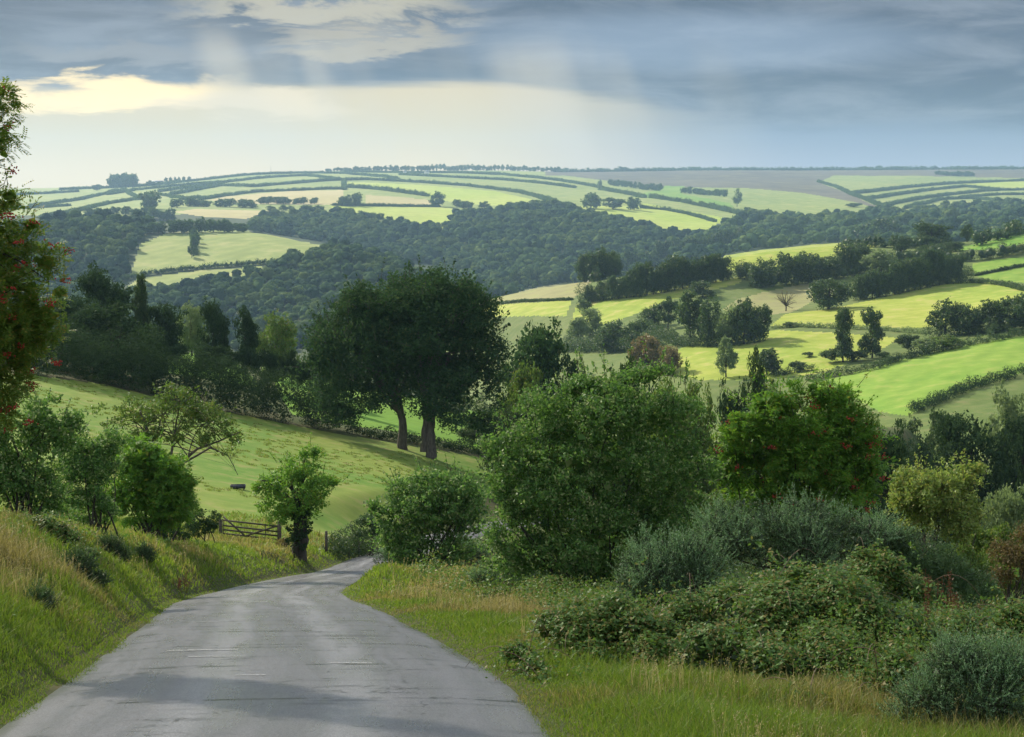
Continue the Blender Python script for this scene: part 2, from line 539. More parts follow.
# ------------------------------------------------------------------ materials
def new_mat(name):
    m = bpy.data.materials.new(name)
    m.use_nodes = True
    m.node_tree.nodes.clear()
    return m, NT(m.node_tree)


def leaf_mat(name, c1, c2, c3=None, trans=0.35, rough=0.5, spec=0.25, f3=0.12, patch=0.0):
    c1, c2 = tuple(v * 1.3 for v in c1), tuple(v * 1.3 for v in c2)
    m, t = new_mat(name)
    geo = t.n('NewGeometry')
    rp = geo.outputs['Random Per Island']
    col = t.mix(rp, c1, c2)
    if patch:
        nz = t.noise(geo.outputs['Position'], patch, 3, 0.5)
        col = t.mix(t.ss(nz, 0.35, 0.65), col, t.mix(0.5, col, c2))
    if c3 is not None:
        r2 = t.math('FRACT', t.math('MULTIPLY', rp, 37.7))
        col = t.mix(t.math('LESS_THAN', r2, f3), col, c3)
    p = t.n('BsdfPrincipled')
    t.l(col, p.inputs['Base Color'])
    p.inputs['Roughness'].default_value = rough
    p.inputs['Specular IOR Level'].default_value = spec
    tr = t.n('BsdfTranslucent')
    tcol = t.mix(0.35, col, (c2[0] * 1.6, c2[1] * 1.7, c2[2] * 0.7))
    t.l(tcol, tr.inputs[0])
    mx = t.n('MixShader')
    mx.inputs[0].default_value = trans
    t.l(p.outputs[0], mx.inputs[1]); t.l(tr.outputs[0], mx.inputs[2])
    o = t.n('OutputMaterial')
    t.l(mx.outputs[0], o.inputs[0])
    return m


def plain_mat(name, c1, c2, scale=8.0, rough=0.8, bump=0.0, stretch=(1, 1, 1), metal=0.0, spec=0.3):
    m, t = new_mat(name)
    tc = t.n('TexCoord')
    v = t.mapping(tc.outputs['Object'], stretch)
    nz = t.noise(v, scale, 5, 0.6)
    p = t.n('BsdfPrincipled')
    t.l(t.mix(t.ss(nz, 0.3, 0.7), c1, c2), p.inputs['Base Color'])
    p.inputs['Roughness'].default_value = rough
    p.inputs['Metallic'].default_value = metal
    p.inputs['Specular IOR Level'].default_value = spec
    if bump:
        b = t.n('Bump'); b.inputs['Strength'].default_value = 0.7; b.inputs['Distance'].default_value = bump
        t.l(nz, b.inputs['Height']); t.l(b.outputs[0], p.inputs['Normal'])
    o = t.n('OutputMaterial'); t.l(p.outputs[0], o.inputs[0])
    return m


def field_mat(name, c1, c2, c3=None, s1=0.02, s2=0.3, bump=0.15, bdist=None, stripe=0.0):
    m, t = new_mat(name)
    geo = t.n('NewGeometry')
    pos = geo.outputs['Position']
    a = t.noise(t.mapping(pos, (1, 0.6, 0)), s1, 5, 0.6, 0.4)
    b = t.noise(t.mapping(pos, (1, 1, 0), (31, 7, 0)), s2, 6, 0.65)
    col = t.mix(t.ss(a, 0.35, 0.65), c1, c2)
    if c3 is not None:
        col = t.mix(t.ss(b, 0.48, 0.72), col, c3)
    col = t.mix(t.math('MULTIPLY', t.ss(b, 0.65, 0.3), 0.45), col, t.mix(1.0, col, (0.5, 0.55, 0.5), 'MULTIPLY'))
    if stripe:
        wv = t.n('TexWave', wave_type='BANDS', bands_direction='X')
        wv.inputs['Scale'].default_value = stripe
        wv.inputs['Distortion'].default_value = 1.5
        wv.inputs['Detail Scale'].default_value = 0.3
        rot = t.n('Mapping'); rot.inputs['Rotation'].default_value = (0, 0, 0.5); t.l(pos, rot.inputs['Vector'])
        t.l(rot.outputs[0], wv.inputs['Vector'])
        col = t.mix(t.math('MULTIPLY', wv.outputs['Fac'], 0.28), col, t.mix(1.0, col, (0.62, 0.72, 0.6), 'MULTIPLY'))
    p = t.n('BsdfPrincipled')
    t.l(col, p.inputs['Base Color'])
    p.inputs['Roughness'].default_value = 0.85
    p.inputs['Specular IOR Level'].default_value = 0.15
    bp = t.n('Bump'); bp.inputs['Strength'].default_value = bump
    bp.inputs['Distance'].default_value = bdist or (0.4 / s2 * 0.3)
    t.l(b, bp.inputs['Height']); t.l(bp.outputs[0], p.inputs['Normal'])
    o = t.n('OutputMaterial'); t.l(p.outputs[0], o.inputs[0])
    return m

M = {}
M['verge'] = field_mat('verge_soil', (0.055, 0.085, 0.016), (0.085, 0.085, 0.03), (0.13, 0.11, 0.05), 0.25, 2.5, 0.6, 0.05)
M['meadow'] = field_mat('meadow_grass', (0.13, 0.25, 0.03), (0.23, 0.29, 0.05), (0.27, 0.25, 0.085), 0.06, 0.45, 0.5, 0.15)
M['back'] = field_mat('back_field', (0.15, 0.30, 0.03), (0.19, 0.33, 0.04), None, 0.03, 0.5, 0.3, 0.2)
M['woodfloor'] = field_mat('wood_floor', (0.035, 0.06, 0.02), (0.05, 0.075, 0.025), (0.06, 0.07, 0.03), 0.01, 0.1, 0.4, 1.5)
M['scrubby'] = field_mat('scrubby_slope', (0.10, 0.15, 0.035), (0.14, 0.18, 0.05), (0.15, 0.16, 0.06), 0.02, 0.2, 0.4, 0.6)
M['rough'] = field_mat('rough_ground', (0.07, 0.10, 0.03), (0.10, 0.12, 0.045), (0.14, 0.13, 0.06), 0.03, 0.3, 0.4, 0.4)
M['bright'] = field_mat('bright_pasture', (0.25, 0.33, 0.045), (0.33, 0.37, 0.06), (0.38, 0.35, 0.11), 0.01, 0.12, 0.35, 0.8)
M['green'] = field_mat('green_pasture', (0.14, 0.29, 0.03), (0.21, 0.32, 0.045), (0.27, 0.31, 0.07), 0.012, 0.15, 0.35, 0.7, stripe=0.035)
M['lime'] = field_mat('lime_pasture', (0.36, 0.44, 0.06), (0.42, 0.46, 0.10), None, 0.004, 0.04, 0.2, 1.5, stripe=0.02)
M['pale'] = field_mat('pale_pasture', (0.22, 0.28, 0.07), (0.28, 0.32, 0.085), (0.33, 0.32, 0.12), 0.003, 0.03, 0.2, 2.0, stripe=0.016)
M['tan'] = field_mat('stubble', (0.42, 0.36, 0.16), (0.48, 0.40, 0.20), (0.38, 0.36, 0.15), 0.004, 0.05, 0.15, 1.5)
M['drytan'] = field_mat('dry_pasture', (0.25, 0.25, 0.10), (0.30, 0.28, 0.13), (0.24, 0.27, 0.08), 0.01, 0.1, 0.3, 0.8)
M['moor'] = field_mat('moor', (0.10, 0.085, 0.07), (0.14, 0.12, 0.085), (0.16, 0.15, 0.08), 0.0016, 0.012, 0.3, 4.0)

M['bark'] = plain_mat('bark', (0.06, 0.05, 0.04), (0.15, 0.13, 0.105), 3.0, 0.9, 0.04, (2, 2, 0.4))
M['barkdark'] = plain_mat('bark_dark', (0.03, 0.026, 0.02), (0.075, 0.065, 0.05), 4.0, 0.9, 0.03, (2, 2, 0.4))
M['wood'] = plain_mat('weathered_wood', (0.055, 0.045, 0.035), (0.13, 0.11, 0.085), 6.0, 0.85, 0.004, (1, 1, 6))
M['beech'] = leaf_mat('beech_leaf', (0.018, 0.046, 0.02), (0.05, 0.098, 0.032), (0.10, 0.13, 0.04), 0.3, f3=0.06, rough=0.75, spec=0.08)
M['darkleaf'] = leaf_mat('dark_leaf', (0.018, 0.042, 0.018), (0.045, 0.078, 0.028), None, 0.2, rough=0.8, spec=0.06)
M['hawleaf'] = leaf_mat('hawthorn_leaf', (0.045, 0.09, 0.018), (0.13, 0.20, 0.04), (0.22, 0.20, 0.06), 0.35)
M['bushleaf'] = leaf_mat('sallow_leaf', (0.03, 0.085, 0.022), (0.14, 0.26, 0.06), (0.32, 0.38, 0.15), 0.42, f3=0.2)
M['rowanleaf'] = leaf_mat('rowan_leaf', (0.045, 0.14, 0.015), (0.16, 0.29, 0.04), (0.24, 0.22, 0.03), 0.42, f3=0.1)
M['rowanold'] = leaf_mat('rowan_leaf_turning', (0.06, 0.12, 0.015), (0.13, 0.20, 0.03), (0.28, 0.24, 0.04), 0.42, f3=0.16)
M['yelleaf'] = leaf_mat('yellow_green_leaf', (0.09, 0.16, 0.03), (0.26, 0.32, 0.09), (0.30, 0.28, 0.08), 0.42, f3=0.2)
M['brownleaf'] = leaf_mat('brown_leaf', (0.11, 0.08, 0.035), (0.19, 0.14, 0.06), (0.12, 0.13, 0.04), 0.3, f3=0.3)
M['paleleaf'] = leaf_mat('pale_leaf', (0.10, 0.15, 0.06), (0.17, 0.22, 0.10), None, 0.4)
M['midleaf'] = leaf_mat('mid_leaf', (0.016, 0.042, 0.018), (0.06, 0.10, 0.03), (0.11, 0.14, 0.035), 0.33, f3=0.12)
M['farleaf'] = leaf_mat('far_leaf', (0.016, 0.045, 0.022), (0.075, 0.12, 0.04), None, 0.3, patch=0.05, rough=0.9, spec=0.03)
M['farleafdark'] = leaf_mat('far_leaf_dark', (0.012, 0.032, 0.02), (0.035, 0.065, 0.03), None, 0.25, rough=0.9, spec=0.03)
M['farleaflight'] = leaf_mat('far_leaf_light', (0.035, 0.07, 0.022), (0.11, 0.15, 0.045), None, 0.35, rough=0.9, spec=0.03)
M['gorse'] = leaf_mat('gorse_spines', (0.05, 0.12, 0.05), (0.21, 0.34, 0.17), (0.38, 0.48, 0.28), 0.3, f3=0.15)
M['bramble'] = leaf_mat('bramble_leaf', (0.04, 0.10, 0.02), (0.13, 0.22, 0.04), (0.24, 0.20, 0.05), 0.32, rough=0.5, spec=0.3, f3=0.24)
M['grass'] = leaf_mat('green_grass', (0.06, 0.13, 0.014), (0.19, 0.26, 0.032), (0.30, 0.27, 0.10), 0.4, f3=0.10)
M['grass2'] = leaf_mat('olive_grass', (0.08, 0.12, 0.018), (0.21, 0.23, 0.05), (0.30, 0.24, 0.10), 0.4, f3=0.2)
M['drygrass'] = leaf_mat('dry_grass', (0.19, 0.165, 0.055), (0.34, 0.29, 0.12), (0.15, 0.13, 0.045), 0.35, f3=0.2)
M['gorse2'] = leaf_mat('broom_shoots', (0.04, 0.085, 0.03), (0.09, 0.15, 0.055), None, 0.3)
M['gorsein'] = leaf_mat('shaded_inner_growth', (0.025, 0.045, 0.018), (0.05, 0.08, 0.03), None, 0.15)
M['seedm'] = leaf_mat('seed_stems', (0.30, 0.25, 0.12), (0.44, 0.37, 0.20), (0.24, 0.17, 0.09), 0.35, f3=0.3)
M['meadowgrass'] = leaf_mat('meadow_blades', (0.13, 0.20, 0.03), (0.21, 0.25, 0.06), (0.28, 0.26, 0.10), 0.35, f3=0.2)
M['berry'] = plain_mat('red_berries', (0.26, 0.015, 0.012), (0.50, 0.05, 0.03), 20, 0.4)

# ------------------------------------------------------------------ ground sheet, split along the field edges
FIELDS = [  # name, label, material, ymin, polygon in image points
    ('pasture', 'pale green pasture with tan wear on the left half of the wooded hill', 'pale', 1150, [(130, 277), (140, 244), (168, 233), (200, 229), (250, 231), (300, 241), (335, 248), (325, 255), (285, 262), (195, 268), (150, 274)]),
    ('pasture', 'narrow pale green pasture below the long hedge on the wooded hill', 'pale', 1150, [(122, 294), (136, 279), (195, 271), (262, 266), (266, 272), (245, 278), (205, 281), (160, 290)]),
    ('pasture', 'small pale pasture above the left woods', 'lime', 1750, [(78, 220), (110, 214), (135, 217), (160, 224), (172, 230), (130, 226), (100, 223)]),
    ('pasture', 'pale strip field above the wooded spur', 'tan', 1750, [(172, 212), (195, 209), (220, 210), (285, 211), (262, 214), (246, 219), (205, 217)]),
    ('stubble_field', 'long tan stubble field below the striped upland fields', 'tan', 2000, [(205, 200), (222, 197), (290, 191), (344, 190), (344, 204), (320, 205), (250, 204)]),
    ('stubble_field', 'tan stubble field between the copse and the round tree', 'tan', 2000, [(365, 195), (400, 197), (430, 200), (441, 205.5), (366, 204.5)]),
    ('pasture', 'brightest lime field on the far hill, long and tapering right', 'lime', 2000, [(346, 182), (380, 183), (420, 185), (460, 188), (500, 192), (532, 199), (536, 206), (500, 206), (470, 204), (446, 201), (430, 197), (400, 193), (380, 190), (346, 186)]),
    ('pasture', 'lime field below the tan stubble, above the valley woods', 'lime', 2000, [(330, 206), (440, 207), (456, 209), (447, 229), (425, 226), (400, 221), (370, 216), (335, 213)]),
    ('pasture', 'thin pale strip field along the valley wood edge', 'pale', 1900, [(338, 215), (365, 216), (399, 223), (398, 227), (365, 221)]),
    ('pasture', 'lime field sloping below the three dark hilltop trees', 'lime', 2000, [(562, 207), (600, 206), (638, 206), (665, 210), (718, 223), (712, 229), (673, 232), (652, 226), (607, 218)]),
    ('pasture', 'pale lime strip above the hedge bank on the right of the upland', 'lime', 2100, [(642, 203), (700, 213), (740, 221), (728, 225), (690, 217), (645, 208)]),
    ('pasture', 'green field between the two tree belts on the upland', 'green', 2300, [(630, 197), (642, 194), (665, 186), (684, 186), (682, 194), (730, 203), (738, 213), (700, 206), (660, 199)]),
    ('pasture', 'wide pale field on the rounded far hill', 'pale', 2300, [(738, 188), (760, 189), (803, 193), (857, 203), (886, 212), (865, 215), (830, 216), (750, 218), (742, 207)]),
    ('pasture', 'pale greens striped by hedges on the far right upland', 'pale', 2400, [(818, 182), (833, 175.5), (925, 176), (1024, 178), (1500, 178), (1500, 208), (1024, 209), (960, 207), (890, 213), (850, 194)]),
    ('pasture', 'yellowest field on the far right upland, at the photo edge', 'lime', 2400, [(957, 183), (1024, 181), (1400, 181), (1400, 190), (1024, 190), (998, 190)]),
    ('dry_pasture', 'brownish pasture behind the wire fence on the crest', 'drytan', 500, [(484, 305), (500, 297), (530, 289), (560, 283), (592, 281), (588, 290), (572, 299)]),
    ('pasture', 'light green pasture below the wire fence on the crest', 'bright', 500, [(482, 318), (484, 306), (572, 300), (566, 316), (520, 316)]),
    ('pasture', 'half shaded field below the long tree belt', 'bright', 450, [(570, 324), (577, 304), (600, 300), (640, 294), (700, 284), (745, 276), (738, 284), (700, 293), (670, 300), (645, 310), (620, 320), (600, 325)]),
    ('pasture', 'bright field on the crest beside the dark tree belt', 'bright', 450, [(700, 264), (720, 256), (760, 250), (830, 243), (880, 242), (868, 252), (835, 256), (800, 262), (770, 268), (745, 272), (712, 270)]),
    ('dry_pasture', 'tan field behind the bare brown tree', 'drytan', 400, [(722, 310), (735, 300), (760, 293), (800, 284), (820, 282), (815, 300), (793, 312), (760, 316)]),
    ('pasture', 'sunlit pasture above the grey field bank', 'bright', 380, [(770, 326), (785, 314), (830, 309), (880, 298), (960, 281), (1000, 281), (1024, 288), (1400, 288), (1400, 296), (1024, 298), (985, 308), (960, 322), (920, 328), (840, 327)]),
    ('pasture', 'sunlit pasture below the grey field bank', 'bright', 340, [(662, 372), (676, 350), (700, 342), (740, 334), (775, 330), (840, 333), (900, 338), (880, 350), (850, 362), (820, 374), (760, 380), (700, 380)]),
    ('pasture', 'largest bright green field on the near right slope', 'green', 290, [(812, 385), (835, 378), (900, 360), (960, 346), (1024, 336), (1400, 320), (1400, 372), (1024, 372), (970, 386), (935, 400), (908, 416), (880, 412), (850, 396), (820, 400)]),
    ('pasture', 'upper vivid green strip by the right edge', 'green', 600, [(948, 250), (1000, 239), (1024, 233), (1400, 225), (1400, 242), (1024, 244), (985, 250)]),
    ('pasture', 'lower vivid green field by the right edge', 'green', 500, [(972, 264), (1000, 259), (1024, 257), (1400, 250), (1400, 282), (1024, 283), (1000, 281), (975, 276)]),
]


def ground_grid():
    a1 = np.linspace(-0.40, 0.40, 560)
    outer = np.array([0.425, 0.46, 0.5, 0.56, 0.64, 0.75, 0.9, 1.05, 1.25])
    A = np.concatenate([-outer[::-1], a1, outer])
    Y = [-60, -40, -25, -15, -8, -3, 0, 2, 4, 6, 7.5, 9, 10, 11]
    L = []
    y = 11.6
    while y < 7500:
        L.append(y)
        if y < 75: y *= 1.0085
        elif y < 300: y *= 1.007
        elif y < 1200: y *= 1.005
        elif y < 5000: y *= 1.0065
        else: y *= 1.012
    return A, np.array(Y + L)


A_, Y_ = ground_grid()
GA, GY = np.meshgrid(A_, Y_)
Wd = np.where(GY > 11.5, np.abs(GY), np.sqrt(GY ** 2 + 900) * 0.6 + 0 * GY)
wn = np.clip((GY - 11.5) / 30, 0, 1)
Wd = np.where(GY > 11.5, GY * wn + (1 - wn) * (np.sqrt(GY ** 2 + 900) * 0.6), Wd)
GX = GA * Wd
GX = np.where(np.abs(GA) > 0.41, GX + np.sign(GA) * (np.abs(GA) - 0.41) * 60, GX)
GZ = zground(GX, GY)
ny, nx = GX.shape
verts = np.stack([GX, GY, GZ], -1).reshape(-1, 3)
ii = (np.arange(ny - 1)[:, None] * nx + np.arange(nx - 1)[None, :])
quads = np.stack([ii, ii + 1, ii + nx + 1, ii + nx], -1).reshape(-1, 4)
cx = verts[quads].mean(axis=1)
fx, fy = cx[:, 0], cx[:, 1]
cls = np.full(len(quads), -1)
names = []


def reg(name, label, mat, mask):
    names.append((name, label, mat))
    cls[mask] = len(names) - 1


aq = fx / np.maximum(fy, 1) * 1392 + 512
# default surfaces
reg('ground', 'grassy verge and hillside falling away on both sides of the lane', 'verge', fy > -1e9)
reg('hills', 'wooded valley sides beneath the far fields', 'woodfloor', fy > 262)
reg('terrain', 'rough hillside with bracken behind the near trees', 'rough', (fy > 175) & (fy <= 262))
reg('hillside', 'rough green slopes of the right-hand spur between its fields', 'scrubby', (fy > 262) & (fy < 1120) & (aq > 420))
up = fy > np.interp(aq, [0, 100, 200, 300, 400, 460, 520, 600, 650, 760, 1024], [2250, 2250, 2350, 2350, 2300, 2450, 2500, 2350, 2350, 2700, 2700])
reg('upland', 'pale green upland pasture divided by hedges', 'pale', up)
# moor: brown top on the right
moor_row = np.interp(aq, [540, 560, 600, 660, 740, 800, 850, 890], [168, 175, 180, 187, 188, 193, 202, 213])
rr = np.interp(cx[:, 2] / np.maximum(fy, 1), row_t(np.linspace(150, 740, 3000))[0][::-1], np.linspace(150, 740, 3000)[::-1])
mo = (fy > 2400) & (aq > 545) & (rr < moor_row)
mo |= (fy > 2400) & (aq > 545) & (rr < 175.5)
reg('moor', 'brown heather moor along the skyline', 'moor', mo)
# near meadow and the bright field behind the pair of big trees
dr, _, _ = road_near(fx, fy)
mpoly = [gpt(-260, 42)[:2], gpt(60, 42)[:2], gpt(200, 58)[:2], gpt(290, 72)[:2], gpt(330, 88)[:2], gpt(360, 100)[:2], gpt(400, 118)[:2], gpt(470, 140)[:2], gpt(560, 160)[:2], gpt(560, 186)[:2], gpt(480, 178)[:2], gpt(400, 169)[:2], gpt(300, 168)[:2], gpt(200, 163)[:2], gpt(100, 158)[:2], gpt(0, 152)[:2], gpt(-300, 150)[:2]]
reg('meadow', 'sloping grass meadow behind the wooden gate', 'meadow', inpoly(fx, fy, mpoly) & (np.abs(dr) > RHALF + 2.5))
bpoly = [gpt(290, 178)[:2], gpt(400, 180)[:2], gpt(500, 188)[:2], gpt(560, 192)[:2], gpt(540, 245)[:2], gpt(450, 262)[:2], gpt(340, 262)[:2], gpt(260, 252)[:2]]
reg('grass_field', 'vivid green field seen between the two big trunks', 'back', inpoly(fx, fy, bpoly))
bpoly = [gpt(150, 185)[:2], gpt(260, 200)[:2], gpt(230, 246)[:2], gpt(150, 242)[:2]]
reg('grass_field', 'small vivid green field between the hedge and the row of trees', 'back', inpoly(fx, fy, bpoly))
FPOLY = []
for name, label, mat, ymin, poly in FIELDS:
    wp = hitline(poly + [poly[0]], ymin, 14)[:-1]
    FPOLY.append(wp)
    reg(name, label, mat, inpoly(fx, fy, wp) & (fy > ymin * 0.9))
for k, (name, label, mat) in enumerate(names):
    sel = quads[cls == k]
    if not len(sel): print('EMPTY FIELD', label); continue
    used, inv = np.unique(sel, return_inverse=True)
    me = fast_mesh(name, verts[used], inv.reshape(-1, 4), smooth=True)
    tag(link(name, me, M[mat]), label, kind='structure')
# ------------------------------------------------------------------ the air
hm = bpy.data.materials.new('haze'); hm.use_nodes = True; hm.node_tree.nodes.clear()
ht = NT(hm.node_tree)
pv = ht.n('VolumePrincipled')
pv.inputs['Color'].default_value = (0.46, 0.70, 1.0, 1)
pv.inputs['Density'].default_value = 0.000078
pv.inputs['Anisotropy'].default_value = 0.25
ho = ht.n('OutputMaterial'); ht.l(pv.outputs[0], ho.inputs['Volume'])
hb = MB(); hb.box((0, 3850, 70), (24000, 8000, 560))
tag(link('haze', hb.mesh('haze'), hm), 'pale blue haze filling the valley', kind='stuff')

# the cloud whose shadow lies over the lane and the meadow: high above the frame, between them and the sun
cm_ = bpy.data.materials.new('cloud'); cm_.use_nodes = True; cm_.node_tree.nodes.clear()
ct = NT(cm_.node_tree)
cd = ct.n('BsdfDiffuse'); cd.inputs[0].default_value = (0.8, 0.8, 0.82, 1)
ctr = ct.n('BsdfTransparent'); ctr.inputs[0].default_value = (1, 1, 1, 1)
cmx = ct.n('MixShader'); cmx.inputs[0].default_value = 0.16
ct.l(ctr.outputs[0], cmx.inputs[1]); ct.l(cd.outputs[0], cmx.inputs[2])
cto = ct.n('OutputMaterial'); ct.l(cmx.outputs[0], cto.inputs[0])
def cloud(cx0, cy0, hgt, rx, ry, rz, mat, label, seed):
    off = Vector((sd.x, sd.y, 0)) / sd.z * (hgt + 12)
    cu, cvv = np.meshgrid(np.arange(64) / 64 * 2 * math.pi, np.linspace(0.03, math.pi - 0.03, 32))
    cdn = np.stack([np.cos(cu) * np.sin(cvv), np.sin(cu) * np.sin(cvv), np.cos(cvv)], -1)
    ck = 1 + 0.30 * (fbm(cdn[..., 0] * 100 + 300, cdn[..., 1] * 100 + 300 + cdn[..., 2] * 60, 55, 4, seed) - 0.5)
    cpt = cdn * ck[..., None] * np.array((rx, ry, rz)) + np.array((off.x + cx0, off.y + cy0, hgt))
    ci, cj = np.arange(31)[:, None] * 64, np.arange(64)[None, :]
    cq = np.stack([ci + cj, ci + 64 + cj, ci + 64 + (cj + 1) % 64, ci + (cj + 1) % 64], -1).reshape(-1, 4)
    tag(link('cloud', fast_mesh('cloud', cpt.reshape(-1, 3), cq, smooth=True), mat), label, kind='structure')
cloud(-40, 60, 620, 330, 200, 60, cm_, 'thin broken cloud high over the meadow, dimming the foreground', 2)
cm2 = cm_.copy(); cm2.name = 'added_shade_cloud'
cm2.node_tree.nodes['Mix Shader'].inputs[0].default_value = 0.2
cloud(-5, -28, 500, 85, 66, 16, cm2, 'small unseen cloud added to soften shadows on the near lane', 6)  # unseen cloud added to weaken the rowan's shadow and dim the bank

# ------------------------------------------------------------------ the lane
def road_mat():
    m, t = new_mat('asphalt')
    uv = t.n('UVMap').outputs[0]
    geo = t.n('NewGeometry')
    sp = t.n('SeparateXYZ'); t.l(uv, sp.inputs[0])      # x: metres across, y: metres along
    fine = t.noise(geo.outputs['Position'], 55.0, 5, 0.85)
    mid = t.noise(t.mapping(uv, (2.2, 0.25, 1)), 1.0, 5, 0.6, 0.3)
    wear = t.noise(t.mapping(uv, (0.5, 2.4, 1), (3, 9, 0)), 1.0, 5, 0.65, 0.2)
    col = t.mix(t.ss(fine, 0.36, 0.64), (0.045, 0.045, 0.052), (0.28, 0.275, 0.285))
    track = t.math('ABSOLUTE', t.math('SUBTRACT', t.math('ABSOLUTE', sp.outputs[0]), 0.85))
    col = t.mix(t.math('MULTIPLY', t.ss(track, 0.5, 0.1), 0.75), col, t.mix(t.ss(fine, 0.36, 0.64), (0.11, 0.11, 0.12), (0.42, 0.415, 0.42)))
    col = t.mix(t.math('MULTIPLY', t.ss(mid, 0.5, 0.7), 0.5), col, (0.27, 0.265, 0.27))
    col = t.mix(t.math('MULTIPLY', t.ss(wear, 0.54, 0.66), 0.7), col, (0.06, 0.06, 0.066))
    # transverse construction joints
    j = t.math('FRACT', t.math('ADD', t.math('MULTIPLY', sp.outputs[1], 1 / 3.4), t.math('MULTIPLY', t.math('SUBTRACT', wear, 0.5), 0.02)))
    jm = t.math('MULTIPLY', t.math('LESS_THAN', j, 0.035), t.ss(mid, 0.42, 0.58))
    col = t.mix(t.math('MULTIPLY', jm, 0.9), col, (0.02, 0.02, 0.02))
    vo = t.n('TexVoronoi', feature='DISTANCE_TO_EDGE'); vo.inputs['Scale'].default_value = 0.55
    wj = t.n('VectorMath', operation='ADD'); t.l(geo.outputs['Position'], wj.inputs[0])
    nzc = t.n('TexNoise'); nzc.inputs['Scale'].default_value = 2.5; t.l(geo.outputs['Position'], nzc.inputs['Vector'])
    t.l(nzc.outputs['Color'], wj.inputs[1]); t.l(wj.outputs[0], vo.inputs['Vector'])
    col = t.mix(t.math('MULTIPLY', t.math('LESS_THAN', vo.outputs['Distance'], 0.012), t.math('MULTIPLY', t.ss(wear, 0.45, 0.6), 0.8)), col, (0.025, 0.025, 0.025))
    # grit and moss by the edges
    e = t.math('ADD', t.math('ABSOLUTE', sp.outputs[0]), t.math('MULTIPLY', t.math('SUBTRACT', mid, 0.5), 0.5))
    col = t.mix(t.math('MULTIPLY', t.ss(e, 2.45, 2.75), 0.7), col, (0.06, 0.065, 0.035))
    p = t.n('BsdfPrincipled')
    t.l(col, p.inputs['Base Color'])
    t.l(t.ss(mid, 0.3, 0.7, 0.42, 0.24), p.inputs['Roughness'])
    p.inputs['Specular IOR Level'].default_value = 0.85
    b = t.n('Bump'); b.inputs['Strength'].default_value = 0.35; b.inputs['Distance'].default_value = 0.012
    t.l(fine, b.inputs['Height']); t.l(b.outputs[0], p.inputs['Normal'])
    o = t.n('OutputMaterial'); t.l(p.outputs[0], o.inputs[0])
    return m


def ribbon(name, idx, lats, lift, mat, wob=0.0):
    v = []
    for k in idx:
        for la in lats:
            ed = wob * (vnoise(RX[k] + la * 3, RY[k] * 1.0, 2.3, 12) - 0.5) * (1 if abs(la) > RHALF - 0.01 else 0)
            la2 = la + ed * np.sign(la)
            crown = 0.05 * (1 - (la2 / RHALF) ** 2)
            ks = float(rhalf(RY[k])) / RHALF
            xx, yy_ = RX[k] + _ty[k] * la2 * ks, RY[k] - _tx[k] * la2 * ks
            v.append((xx, yy_, float(road_near(np.array([xx]), np.array([yy_]))[1][0]) + crown + lift - (0.05 if abs(la) > RHALF - 0.01 else 0)))
    n = len(lats)
    q = [(r * n + c, r * n + c + 1, (r + 1) * n + c + 1, (r + 1) * n + c) for r in range(len(idx) - 1) for c in range(n - 1)]
    me = fast_mesh(name, v, q, smooth=True)
    uvl = me.uv_layers.new(name='UVMap')
    li = np.empty(len(me.loops), np.int32); me.loops.foreach_get('vertex_index', li)
    ua = np.array([(la, RS[k]) for k in idx for la in lats], np.float32)
    uvl.data.foreach_set('uv', ua[li].ravel())
    return link(name, me, mat)

M['asphalt'] = road_mat()
rd = ribbon('road', list(range(0, len(RS) - 2)), [-RHALF, -1.9, -1.2, -0.5, 0, 0.5, 1.2, 1.9, RHALF], 0.0, M['asphalt'], 0.35)
tag(rd, 'narrow grey asphalt lane running downhill and bending right behind the bushes', kind='structure')


def worn_paint_mat():
    m, t = new_mat('worn_paint')
    geo = t.n('NewGeometry')
    nz = t.noise(geo.outputs['Position'], 30, 4, 0.7)
    p = t.n('BsdfPrincipled'); p.inputs['Base Color'].default_value = (0.62, 0.62, 0.60, 1); p.inputs['Roughness'].default_value = 0.6
    tr = t.n('BsdfTransparent'); mx = t.n('MixShader')
    t.l(t.math('MULTIPLY', t.ss(nz, 0.40, 0.62), 0.75), mx.inputs[0]); t.l(tr.outputs[0], mx.inputs[1]); t.l(p.outputs[0], mx.inputs[2])
    o = t.n('OutputMaterial'); t.l(mx.outputs[0], o.inputs[0])
    return m
M['paint'] = worn_paint_mat()
for (x0, x1, r, th) in [(168, 238, 657, 0.16), (188, 246, 664, 0.10), (236, 266, 684, 0.07), (248, 268, 606, 0.30), (262, 306, 586, 0.6), (190, 222, 627, 0.14), (330, 372, 671, 0.08)]:
    a, b = hit(x0, r, 11), hit(x1, r, 11)
    p = []
    n = 8
    for k in range(n + 1):
        q = a + (b - a) * k / n
        for s in (-1, 1):
            yy = q[1] + s * th / 2 * (0.6 + 0.8 * vnoise(q[0] * 3, s + r, 0.5))
            p.append((q[0], yy))
    p = np.array(p)
    d_, zr_, ix_ = road_near(p[:, 0], p[:, 1])
    z = zr_ + 0.05 * (1 - (d_ / RHALF) ** 2) + 0.012
    me = fast_mesh('road_marking', np.column_stack([p, z]), [(2 * k, 2 * k + 2, 2 * k + 3, 2 * k + 1) for k in range(n)])
    tag(link('road_marking', me, M['paint']), 'worn white patch across the asphalt lane', kind='structure')

